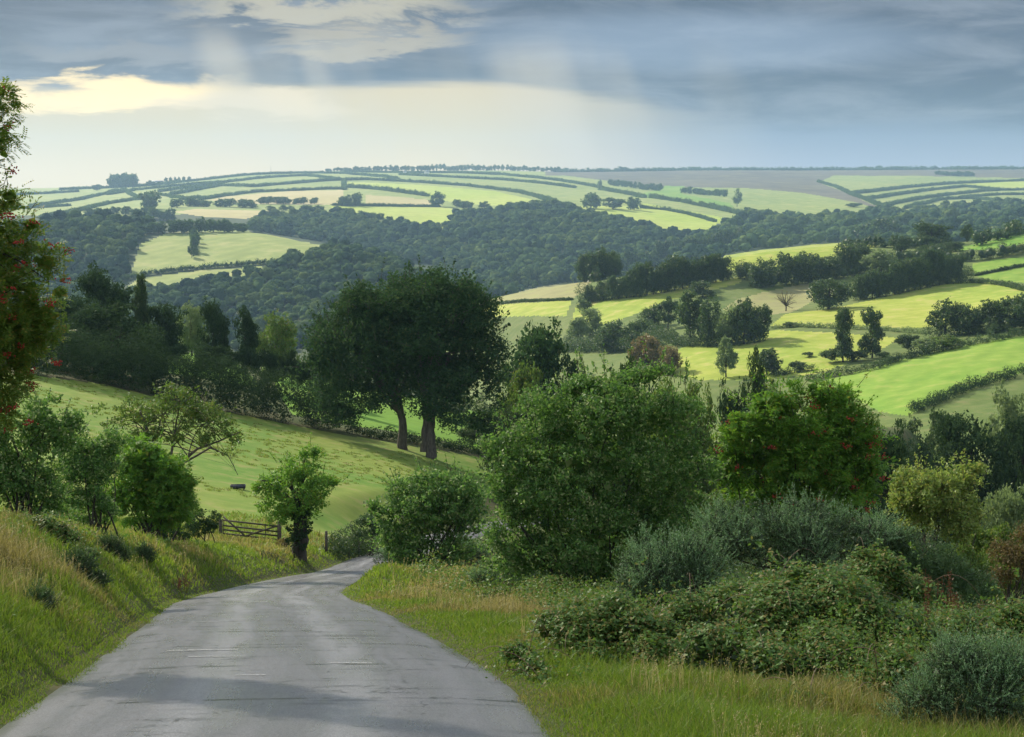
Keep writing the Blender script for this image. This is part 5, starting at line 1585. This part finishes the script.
# big sallow
near('sallow_bush', 'huge dense sallow bush filling the middle of the picture', 'bush', 600, 44,
     [(600, 450, 82, 74), (540, 470, 56, 66), (556, 412, 42, 34), (622, 398, 48, 32), (672, 424, 40, 44), (686, 474, 32, 52), (508, 492, 30, 46), (590, 532, 84, 46), (662, 520, 52, 46), (504, 448, 22, 30), (525, 540, 40, 36), (590, 385, 26, 18), (645, 375, 24, 14), (520, 562, 40, 20), (590, 572, 60, 20), (560, 555, 50, 24), (650, 562, 50, 24)],
     'bushleaf', 3600, 30, 0.22, 0.115, 0.5, None, 20, spr=(520, 0.75, 18), seed=41)
near('rowan_tree', 'bright green rowan with red berries right of the big sallow', 'tree', 800, 46,
     [(800, 462, 56, 46), (736, 436, 16, 20), (758, 404, 18, 16), (848, 398, 14, 16), (872, 470, 18, 26), (768, 432, 38, 34), (830, 424, 36, 36), (846, 465, 36, 44), (748, 455, 26, 36), (790, 405, 24, 20), (822, 400, 18, 18), (862, 440, 22, 32), (738, 482, 22, 28), (800, 505, 66, 34), (865, 480, 24, 30), (726, 470, 14, 20), (812, 388, 8, 10)],
     'rowanleaf', 1900, 8, 0.18, 0.115, 0.28, None, 26, spr=(300, 0.75, 16), seed=42, frond=0.24, berries=70, sub=8)
near('hawthorn_bush', 'yellow-green bush lit from above, right of the green rowan', 'bush', 935, 57,
     [(932, 500, 42, 30), (958, 480, 26, 18), (915, 488, 28, 24), (938, 520, 44, 18), (972, 468, 14, 8), (900, 500, 18, 16)],
     'yelleaf', 1100, 24, 0.24, 0.14, 0.5, None, 12, spr=(150, 0.8, 14), seed=43)
near('broom_bush', 'smooth dark green mound of broom at the right', 'bush', 935, 33,
     [(930, 572, 40, 32), (960, 588, 38, 24), (905, 560, 26, 24), (900, 545, 20, 16)], 'gorse2', 900, 26, 0.14, 0.09, 0.75, None, 6, seed=44, asp=0.2, spr=(120, 0.3, 18))
near('brown_bush', 'rusty brown leafless-looking bush at the right photo edge', 'bush', 1018, 36,
     [(1018, 560, 24, 30), (1035, 550, 20, 34), (1005, 575, 14, 16)], 'brownleaf', 400, 20, 0.16, 0.075, 0.5, None, 14, spr=(50, 0.3, 10), seed=45)


# gorse: shoots packed with spines
def settle(base, Y, blobs):
    '''when Y is None the thing stands where the line of sight to the foot of its lowest lobe meets the ground'''
    if Y is None:
        lb = max(blobs, key=lambda b: b[1] + b[3])
        return float(hit(lb[0], lb[1] + lb[3] * 0.75, 10, 120)[1])
    return Y


def gorse(label, base, Y, blobs, nshoot, seed, slen=0.32, spine=0.045, mat='gorse'):
    Y = settle(base, Y, blobs)
    rng = np.random.default_rng(seed)
    g = gpt(base, Y)
    e = empty('gorse_bush', g, label, 'bush')
    B = []
    for b in blobs:
        dy = b[4] if len(b) > 4 else 0
        c = wpt(b[0], b[1], Y + dy) - g; s = (Y + dy) / 1392
        B.append((c[0], c[1], c[2], b[2] * s, b[2] * s * 0.9, b[3] * s))
    c, d, _ = clump_centres(rng, sublobes(rng, B, 7, 0.3, 0.5), nshoot, 0.6, 1.0)
    N = len(c)
    dr = unit(d * 0.7 + np.array((0, 0, 0.75)) + rng.normal(size=(N, 3)) * 0.28)
    L = slen * rng.uniform(0.5, 1.3, N) * np.where(rng.random(N) < 0.12, 1.8, 1.0)
    ns = 26
    t = (np.arange(ns) + 0.5) / ns
    P = c[:, None] + dr[:, None] * (L[:, None] * t[None])[..., None]
    dv = unit(dr[:, None] * 0.9 + rng.normal(size=(N, ns, 3)) * 0.75)
    P = P + dv * spine * 0.4
    nr = rng.normal(size=(N, ns, 3))
    s = spine * rng.uniform(0.7, 1.3, N * ns)
    mb = MB()
    mb.add(*cards(P.reshape(-1, 3), dv.reshape(-1, 3), nr.reshape(-1, 3), s, s * 0.26))
    sp_ = mb.mesh('spines'); link('spines', sp_, M[mat], e)
    tw = MB()
    for i in range(0, N, 2):
        tw.tube([c[i] - dr[i] * 0.15, c[i] + dr[i] * L[i]], [spine * 0.12, spine * 0.06], 3)
    for _ in range(12):
        tgt = c[rng.integers(N)]
        tw.tube(curve_pts((c[:, 0].mean() + rng.normal() * .1, c[:, 1].mean() + rng.normal() * .1, min(b[2] - b[5] * .8 for b in B)), tgt, rng, .1, 6), np.linspace(.03, .008, 6), 5)
    link('stems', tw.mesh('stems'), M['barkdark'], e)
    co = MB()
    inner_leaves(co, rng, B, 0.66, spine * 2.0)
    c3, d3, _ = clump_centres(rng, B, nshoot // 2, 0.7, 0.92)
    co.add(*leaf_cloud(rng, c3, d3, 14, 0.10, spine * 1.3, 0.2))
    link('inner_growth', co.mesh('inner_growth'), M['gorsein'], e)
    return e
gorse('tall upright gorse bush in the middle, at the edge of the verge', 664, 28, [(664, 575, 46, 40), (640, 580, 28, 36), (695, 565, 34, 34), (660, 600, 44, 24)], 2300, 51)
gorse('broad silvery gorse thicket in front of the green rowan', 800, 33, [(745, 528, 44, 32), (800, 524, 44, 28), (855, 538, 42, 26), (780, 550, 60, 24), (715, 545, 26, 24), (890, 545, 24, 18)], 2800, 52, 0.36, 0.05)
gorse('rounded gorse bush at the foot of the hawthorn by the bend', 462, None, [(460, 552, 26, 15), (482, 556, 18, 13), (440, 560, 16, 9)], 900, 53, 0.4, 0.07)
gorse('low gorse bush left of the big sallow', 512, None, [(512, 574, 28, 18), (490, 582, 22, 12), (535, 588, 24, 14)], 900, 54, 0.36, 0.06)
gorse('small grey gorse tuft at the road edge on the bend', 386, None, [(386, 558, 15, 10), (400, 562, 12, 7)], 420, 55, 0.35, 0.07)
gorse('big blue-green gorse bush in the bottom right corner', 962, 13.4, [(975, 690, 52, 44), (930, 708, 38, 36), (1015, 695, 40, 52), (905, 732, 32, 26), (985, 735, 60, 34), (955, 660, 30, 22)], 3000, 56, 0.2, 0.026)
gorse('low gorse patch on the crest of the left bank', 62, None, [(62, 519, 26, 7), (40, 518, 20, 7), (90, 522, 16, 7)], 600, 57, 0.3, 0.06)
gorse('dark gorse tuft on the left bank above the bend', 114, None, [(110, 545, 10, 9), (122, 556, 9, 8)], 320, 58, 0.25, 0.05, 'gorse2')
gorse('second gorse tuft on the left bank, right of the first', 146, None, [(146, 556, 9, 8)], 200, 59, 0.25, 0.05, 'gorse2')
gorse('dark gorse clump low on the left bank near the camera', 82, None, [(80, 568, 18, 11), (98, 580, 12, 9)], 420, 60, 0.22, 0.045, 'gorse2')
gorse('small gorse tuft near the left photo edge on the bank', 42, None, [(42, 602, 15, 10)], 260, 61, 0.18, 0.035, 'gorse2')


# bramble mounds
def bramble(label, base, Y, blobs, ncl, seed, leaf=0.06, canes=14, mat='bramble', per=10):
    Y = settle(base, Y, blobs)
    rng = np.random.default_rng(seed)
    g = gpt(base, Y)
    e = empty('bramble_patch', g, label, 'bramble')
    B = []
    for b in blobs:
        dy = b[4] if len(b) > 4 else 0
        c = wpt(b[0], b[1], Y + dy) - g; s = (Y + dy) / 1392
        B.append((c[0], c[1], c[2], b[2] * s, b[2] * s * 0.9, b[3] * s))
    c, d, _ = clump_centres(rng, sublobes(rng, B, 6, 0.3, 0.55), ncl, 0.6, 1.06)
    mb = MB()
    n = len(c); idx = np.repeat(np.arange(n), per); N = len(idx)
    p = c[idx] + rng.normal(size=(N, 3)) * 0.07
    ax = unit(rng.normal(size=(N, 3)) * (1, 1, 0.35) + d[idx] * 0.3)
    up = unit(np.array((0, 0, 1.0)) + d[idx] * 0.6 + rng.normal(size=(N, 3)) * 0.35)
    side = unit(np.cross(ax, up))
    for dd in (ax, unit(ax * 0.35 + side), unit(ax * 0.35 - side)):
        s = leaf * rng.uniform(0.6, 1.2, N)
        mb.add(*cards(p + dd * leaf * 0.45, dd, up + rng.normal(size=(N, 3)) * 0.2, s, s * 0.62))
    for k in range(canes * 2):
        i = rng.integers(n); dd = unit(d[i] * (1, 1, 0.3) + rng.normal(size=3) * 0.4)
        t = rng.uniform(0, 1, 26)[:, None]; L = rng.uniform(0.4, 0.9)
        pts = c[i] + dd * L * t + np.array((0, 0, 1.0)) * (1.1 * L * t * (1 - t)) + rng.normal(size=(26, 3)) * 0.03
        mb.add(*cards(pts, rng.normal(size=(26, 3)), rng.normal(size=(26, 3)) * 0.5 + (0, 0, 1), leaf * 1.1, leaf * 0.65))
    link('leaves', mb.mesh('leaves'), M[mat], e)
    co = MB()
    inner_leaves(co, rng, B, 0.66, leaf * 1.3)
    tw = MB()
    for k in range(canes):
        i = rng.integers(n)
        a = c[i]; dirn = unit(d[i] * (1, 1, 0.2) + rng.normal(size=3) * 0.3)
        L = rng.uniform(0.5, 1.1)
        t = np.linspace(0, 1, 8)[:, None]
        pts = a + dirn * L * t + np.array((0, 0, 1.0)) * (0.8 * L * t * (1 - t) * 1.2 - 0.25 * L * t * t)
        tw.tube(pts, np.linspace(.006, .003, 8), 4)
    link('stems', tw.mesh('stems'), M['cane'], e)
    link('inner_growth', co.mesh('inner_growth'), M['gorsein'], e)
    return e
M['cane'] = plain_mat('bramble_cane', (0.16, 0.08, 0.06), (0.22, 0.18, 0.10), 9, 0.6)
bramble('large bramble mound with yellowing leaves at the right of the verge', 810, 18.5,
        [(810, 622, 100, 40, .6), (750, 640, 60, 36), (870, 620, 62, 38, .5), (800, 600, 70, 26, 1), (910, 640, 32, 34), (710, 655, 38, 28, -.5), (840, 662, 80, 26, -1), (770, 668, 60, 22, -1.3), (890, 665, 40, 24, -1)], 3000, 71, 0.065, 26)
bramble('bramble clump creeping down to the lane edge', 585, 19.5, [(600, 622, 44, 26, .5), (575, 645, 36, 28), (635, 640, 34, 28), (555, 660, 24, 20, -.4), (538, 678, 16, 12, -1), (560, 625, 24, 18, .4), (650, 660, 30, 22, -.6), (600, 664, 30, 18, -.6)], 1300, 72, 0.06, 12)
bramble('bramble patch under the big sallow beside the low gorse', 540, None, [(545, 592, 36, 12), (500, 598, 24, 8), (590, 600, 24, 10)], 420, 73, 0.075, 5)
bramble('bramble spreading behind the corner gorse to the right edge', 975, 19.5, [(960, 640, 46, 24), (1010, 632, 40, 26), (930, 655, 30, 20, -1)], 700, 78, 0.06, 8)
bramble('low bramble shoots at the edge of the lane, left of the creeping clump', 530, 17.5, [(528, 668, 18, 12), (545, 690, 20, 10, -.8), (520, 650, 14, 10, .6)], 240, 79, 0.05, 8)
bramble('bramble filling the dip between the creeping clump and the large mound', 690, 20.5, [(690, 625, 36, 30), (720, 615, 34, 30, .5), (665, 640, 30, 24, -.6), (740, 675, 40, 16, -1.8)], 800, 84, 0.06, 9)
bramble('small bramble plant alone in the dry grass of the verge', 800, 14.6, [(800, 708, 22, 9), (822, 715, 14, 6)], 60, 74, 0.055, 4, per=6)
bramble('greener bramble growing between the broom and the large mound', 905, 27, [(880, 570, 30, 16), (905, 590, 30, 14)], 360, 75, 0.07, 5)
bramble('grey-leaved bramble on the crest of the left bank', 48, None, [(48, 528, 20, 8), (66, 540, 15, 8), (85, 556, 14, 7), (30, 523, 12, 5)], 200, 76, 0.07, 5)
bramble('bramble trailing at the left side of the corner gorse', 890, 15.5, [(880, 690, 22, 20), (900, 665, 16, 14), (865, 700, 12, 12)], 200, 77, 0.055, 6)

# rust-red docks
def docks(p, h, label, seed):
    rng = np.random.default_rng(seed)
    mb = MB(); seed_heads = MB()
    for k in range(9):
        a = np.array((rng.normal() * .16, rng.normal() * .16, -.05)); b = a + (rng.normal() * .1, rng.normal() * .1, h * rng.uniform(.7, 1.1))
        mb.tube([a, (a + b) / 2 + rng.normal(size=3) * .02, b], [.008, .006, .003], 4)
        t = rng.uniform(.45, 1, 60)[:, None]
        q = a + (b - a) * t + rng.normal(size=(60, 3)) * .03
        seed_heads.add(*cards(q, rng.normal(size=(60, 3)), rng.normal(size=(60, 3)), .035, .022))
    e = empty('dock_plant', p, label, 'plant')
    link('stem', mb.mesh('stem'), M['dockm'], e); link('leaves', seed_heads.mesh('leaves'), M['dockm'], e)  # the leaves part holds the dock's rusty seed heads
M['dockm'] = leaf_mat('dock_seed', (0.09, 0.035, 0.018), (0.15, 0.06, 0.03), None, 0.2)
docks(gpt(948, 23), 1.5, 'rust-red dock stems beside the bramble mound, left clump', 81)
docks(gpt(968, 22), 1.25, 'rust-red dock stems behind the corner gorse, right clump', 82)
docks(hit(181, 592, 20), 0.6, 'small rust-red dock on the left bank near the lane', 83)

# ------------------------------------------------------------------ gate, fence, trough
def gate():
    g0, g1 = gpt(216, 77), gpt(276, 76)
    g0[2] = g1[2] + 0.15
    e = empty('field_gate', (g0 + g1) / 2, 'weathered wooden field gate with cross braces, between the bank and the small tree', 'gate')
    a, b = g0 - (g0 + g1) / 2, g1 - (g0 + g1) / 2
    up = np.array((0, 0, 1.0))
    for q in (a, b):
        mb = MB(); mb.beam(q - up * 0.5, q + up * (0.98 if q is a else 1.28), 0.17, 0.17); link('gate_post', mb.mesh('gate_post'), M['wood'], e)
    u = (b - a) / np.linalg.norm(b - a)
    a2, b2 = a + u * 0.14, b - u * 0.14
    for z in (0.22, 0.44, 0.68, 0.98):
        mb = MB(); mb.beam(a2 + up * z, b2 + up * z, 0.035, 0.09); link('rail', mb.mesh('rail'), M['wood'], e)
    off = np.cross(u, up) * 0.045
    for p0, p1, z0, z1 in ((0.02, 0.42, 1.2, 0.22), (0.98, 0.42, 0.98, 0.22)):
        mb = MB(); mb.beam(a2 + (b2 - a2) * p0 + up * z0 + off, a2 + (b2 - a2) * p1 + up * z1 + off, 0.035, 0.09); link('brace', mb.mesh('brace'), M['wood'], e)
    for t in (0.0, 0.78, 1.0):
        q = a2 + (b2 - a2) * t - off
        mb = MB(); mb.beam(q + up * 0.16, q + up * 1.05, 0.035, 0.09); link('upright', mb.mesh('upright'), M['wood'], e)
gate()
PG = 'fence posts along the meadow by the bend'
for px, Y, h, lb in [(323, 80, 1.35, 'tallest fence post, leftmost right of the small tree'), (346, 84, 1.0, 'second fence post beside the scrubby hedge'), (356, 86, 1.0, 'third fence post inside the scrubby hedge')]:
    g = gpt(px, Y)
    mb = MB(); mb.beam((0, 0, -.3), (0.02, 0, h), .14 if px == 323 else .09, .14 if px == 323 else .09)
    mb.tube([(-.03, -.09, h * .8), (.05, -.09, h * .8)], [.01, .01], 4)
    tag(link('fence_post', mb.mesh('fence_post'), M['wood'], loc=g), lb, 'fence post', PG)
hedge(wline([(328, 80), (340, 83), (352, 86), (372, 92), (395, 98)]), 0, 1.5, 1.3, 'scrubby low hedge right of the tall fence post', None, 'midleaf', leaf=0.10, var=0.5, world=True)
near('hawthorn_bush', 'rounded grey-green bush at the end of the scrubby hedge', 'bush', 365, 86, [(366, 526, 13, 12), (378, 532, 12, 10)], 'gorse2', 260, 20, 0.2, 0.12, 0.7, None, 4, seed=91)
near('bracken', 'brownish fern tuft at the foot of the gate post', 'plant', 285, 74, [(284, 543, 8, 5)], 'brownleaf', 60, 14, 0.12, 0.10, 0.3, None, 2, seed=92)

g = hit(238, 489, 60)
e = empty('water_trough', g, 'dark cattle trough standing alone in the meadow', 'trough', rz=0.1)
L_, D_, H_ = 1.1, 0.5, 0.24
mb = MB()
mb.box((0, -D_ / 2, H_ / 2 + .08), (L_, .05, H_)); mb.box((0, D_ / 2, H_ / 2 + .08), (L_, .05, H_))
mb.box((-L_ / 2 + .02, 0, H_ / 2 + .08), (.05, D_ - .06, H_ - .004)); mb.box((L_ / 2 - .02, 0, H_ / 2 + .08), (.05, D_ - .06, H_ - .004)); mb.box((0, 0, .12), (L_ - .1, D_ - .06, .04))
M['iron'] = plain_mat('dark_iron', (0.03, 0.035, 0.045), (0.06, 0.065, 0.08), 5, .5, metal=.3)
link('tank', mb.mesh('tank'), M['iron'], e)
for x in (-.45, .45):
    mb = MB(); mb.box((x, 0, .03), (.08, D_ * .9, .13)); link('leg', mb.mesh('leg'), M['iron'], e)
mb = MB(); mb.box((0, 0, H_ - .0), (L_ - .12, D_ - .07, .02)); link('water_surface', mb.mesh('water_surface'), plain_mat('trough_water', (.1, .13, .16), (.14, .17, .2), 3, .08, spec=.9), e)

# ------------------------------------------------------------------ grass
def blades(x, y, h, wv, lean, rng):
    N = len(x)
    z = zground(x, y)
    an = rng.uniform(0, 6.28, N)
    sx, sy = np.cos(an), np.sin(an)
    ld = rng.uniform(0, 6.28, N); lx, ly = np.cos(ld) * lean * h, np.sin(ld) * lean * h
    base = np.stack([x, y, z - 0.02], -1); s = np.stack([sx, sy, 0 * sx], -1) * (wv / 2)[:, None]
    mid = base + np.stack([lx * 0.3, ly * 0.3, h * 0.55], -1)
    tip = base + np.stack([lx, ly, h * (1 - 0.25 * lean)], -1)
    v = np.stack([base - s, base + s, mid + s * 0.8, mid - s * 0.8, tip + s * 0.12, tip - s * 0.12], 1).reshape(-1, 3)
    b = np.arange(N)[:, None] * 6
    q = np.concatenate([b + np.array([[0, 1, 2, 3]]), b + np.array([[3, 2, 4, 5]])], 0)
    return v, q


def scatter(n, ymin, ymax, amin, amax, seed, pw=0.8):
    rng = np.random.default_rng(seed)
    u = rng.random(n)
    Y = ymin * (ymax / ymin) ** (u ** pw)
    a = rng.uniform(amin, amax, n)
    x = a * Y
    y = Y
    d, _, _ = road_near(x, y)
    return rng, x, y, d

rng, x, y, d = scatter(620000, 9.5, 90, -0.50, 0.56, 101, 1.1)
ad = np.abs(d) + (vnoise(x, y, 1.0, 31) - 0.5) * 0.35
keep = (ad > RHALF - 0.12) & ((d > 0) | (ad < RHALF + 11)) & ~((d > 0) & (y > 60) & (ad > 14))
x, y, d, ad = x[keep], y[keep], d[keep], ad[keep]
N = len(x)
dryn = fbm(x, y, 3.5, 3, 41) + 0.16 * sstep(ad, RHALF + 0.8, RHALF + 3.5) - 0.12 * sstep(ad, RHALF + 1.2, RHALF)
dryn = dryn + np.where(d > 0, 0.10 * sstep(ad, 4, 6.5), -0.08)
typ = np.where(dryn + rng.normal(size=N) * 0.07 > 0.68, 2, np.where(dryn + rng.normal(size=N) * 0.08 > 0.54, 1, 0))
edge = sstep(ad, RHALF, RHALF + 1.3)
tuft = fbm(x, y, 0.9, 2, 51)
hgt = (0.05 + 0.16 * edge * (0.3 + 1.4 * tuft)) * rng.uniform(0.6, 1.4, N)
hgt = hgt * np.where(d < 0, 1.15, 1.0) * np.where(typ == 2, 1.15, 1.0)
wv = np.maximum(0.006, 0.00075 * y) * rng.uniform(0.7, 1.3, N)
for k, (nm, mt, lb) in enumerate([('grass', 'grass', 'fresh green grass on both verges'), ('grass', 'grass2', 'olive rough grass on both verges and the bank'), ('dry_grass', 'drygrass', 'straw-coloured dry grass on the bank and verge')]):
    s = typ == k
    v, q = blades(x[s], y[s], hgt[s], wv[s], rng.uniform(0.1, 0.9, s.sum()), rng)
    tag(link(nm, fast_mesh(nm, v, q), M[mt]), lb, kind='stuff')
# seeding stems
rng, x, y, d = scatter(26000, 10, 60, -0.44, 0.46, 102, 1.0)
m = (np.abs(d) > RHALF + 1.2) & (np.abs(d) < RHALF + 11) & (fbm(x, y, 3.5, 3, 41) + rng.normal(size=len(x)) * 0.06 > np.where(d < 0, 0.56, 0.47))
x, y = x[m], y[m]; N = len(x)
h = rng.uniform(0.3, 0.62, N); z = zground(x, y)
lx, ly = rng.normal(size=N) * 0.12 * h, rng.normal(size=N) * 0.12 * h
v, q = blades(x, y, h, np.maximum(0.003, 0.00035 * y), 0.12 + 0 * x, rng)
tops = v.reshape(-1, 6, 3)[:, 4]
mb = MB(); mb.add(v, q)
K = 7
p = np.repeat(tops, K, 0) + rng.normal(size=(N * K, 3)) * np.array((0.012, 0.012, 0.05)) - np.array((0, 0, 0.05))
sz = np.repeat(np.maximum(0.022, 0.0011 * y), K)
mb.add(*cards(p, rng.normal(size=(N * K, 3)) * (0.5, 0.5, 1.5), rng.normal(size=(N * K, 3)), sz, sz * 0.35))
tag(link('dry_grass', mb.mesh('dry_grass'), M['seedm']), 'thin seeding grass stems standing above the verge', kind='stuff')
# tangled weeds among the bushes, and weed clumps on the bank
def weeds(nm, label, mat, n, seed, ymin, ymax, dlo, dhi, side, hlo, hhi, thr, leaf, per=34):
    rng, x, y, d = scatter(n, ymin, ymax, -0.44, 0.46, seed, 1.0)
    m = (d * side > RHALF + dlo) & (d * side < RHALF + dhi) & (fbm(x, y, 3.0, 2, seed) > thr)
    x, y = x[m], y[m]; N = len(x)
    z = zground(x, y)
    h = rng.uniform(hlo, hhi, N) * (0.5 + fbm(x, y, 2.2, 2, seed + 3))
    idx = np.repeat(np.arange(N), per); K = len(idx)
    t = rng.random(K) ** 0.8
    o = rng.normal(size=(K, 3)) * np.array((0.5, 0.5, 0)) * (h[idx] * (0.35 + 0.35 * t))[:, None]
    pp = np.stack([x[idx], y[idx], z[idx] + h[idx] * t * 0.9], -1) + o
    dv = unit(rng.normal(size=(K, 3)) * (1, 1, 0.5) + np.array((0, 0, 0.5)))
    nr = rng.normal(size=(K, 3)) + np.array((0, 0, 0.8))
    sz = np.maximum(leaf, 0.0022 * y[idx]) * rng.uniform(0.6, 1.4, K)
    tag(link(nm, fast_mesh(nm, *cards(pp, dv, nr, sz, sz * 0.42)), M[mat]), label, kind='stuff')
weeds('undergrowth', 'tangled green weeds and bramble shoots among the right-hand bushes', 'bramble', 11000, 111, 16.5, 62, 3.4, 26, 1, 0.3, 0.9, 0.40, 0.05)
weeds('undergrowth', 'greyer gorse seedlings among the right-hand bushes', 'gorse2', 6000, 112, 19, 70, 6, 30, 1, 0.4, 1.0, 0.48, 0.045, 50)
weeds('undergrowth', 'tall straw-tipped stalks and nettles between the mounds', 'hawleaf', 2600, 115, 15.5, 40, 3.6, 18, 1, 0.5, 1.1, 0.46, 0.045, 40)
weeds('undergrowth', 'dark weed clumps scattered over the left bank', 'bushleaf', 2600, 113, 12, 60, 1.0, 9, -1, 0.15, 0.4, 0.56, 0.035, 26)
weeds('undergrowth', 'scrub on the hillside falling away on the right', 'midleaf', 7000, 114, 55, 240, 9, 90, 1, 1.0, 2.6, 0.42, 0.16, 50)
# tufts in the meadow
rng, x, y, d = scatter(5200, 52, 160, -0.40, 0.02, 131, 1.0)
m = inpoly(x, y, np.array(mpoly)) & (np.abs(d) > RHALF + 4) & (fbm(x, y, 9, 2, 77) > 0.48)
x, y = x[m], y[m]
idx = np.repeat(np.arange(len(x)), 22)
xx, yy = x[idx] + rng.normal(size=len(idx)) * 0.16, y[idx] + rng.normal(size=len(idx)) * 0.16
v, q_ = blades(xx, yy, rng.uniform(0.05, 0.22, len(idx)), np.maximum(0.02, 0.0006 * yy), rng.uniform(0.2, 0.9, len(idx)), rng)
tag(link('grass', fast_mesh('grass', v, q_), M['meadowgrass']), 'scattered grass tufts of the meadow', kind='stuff')
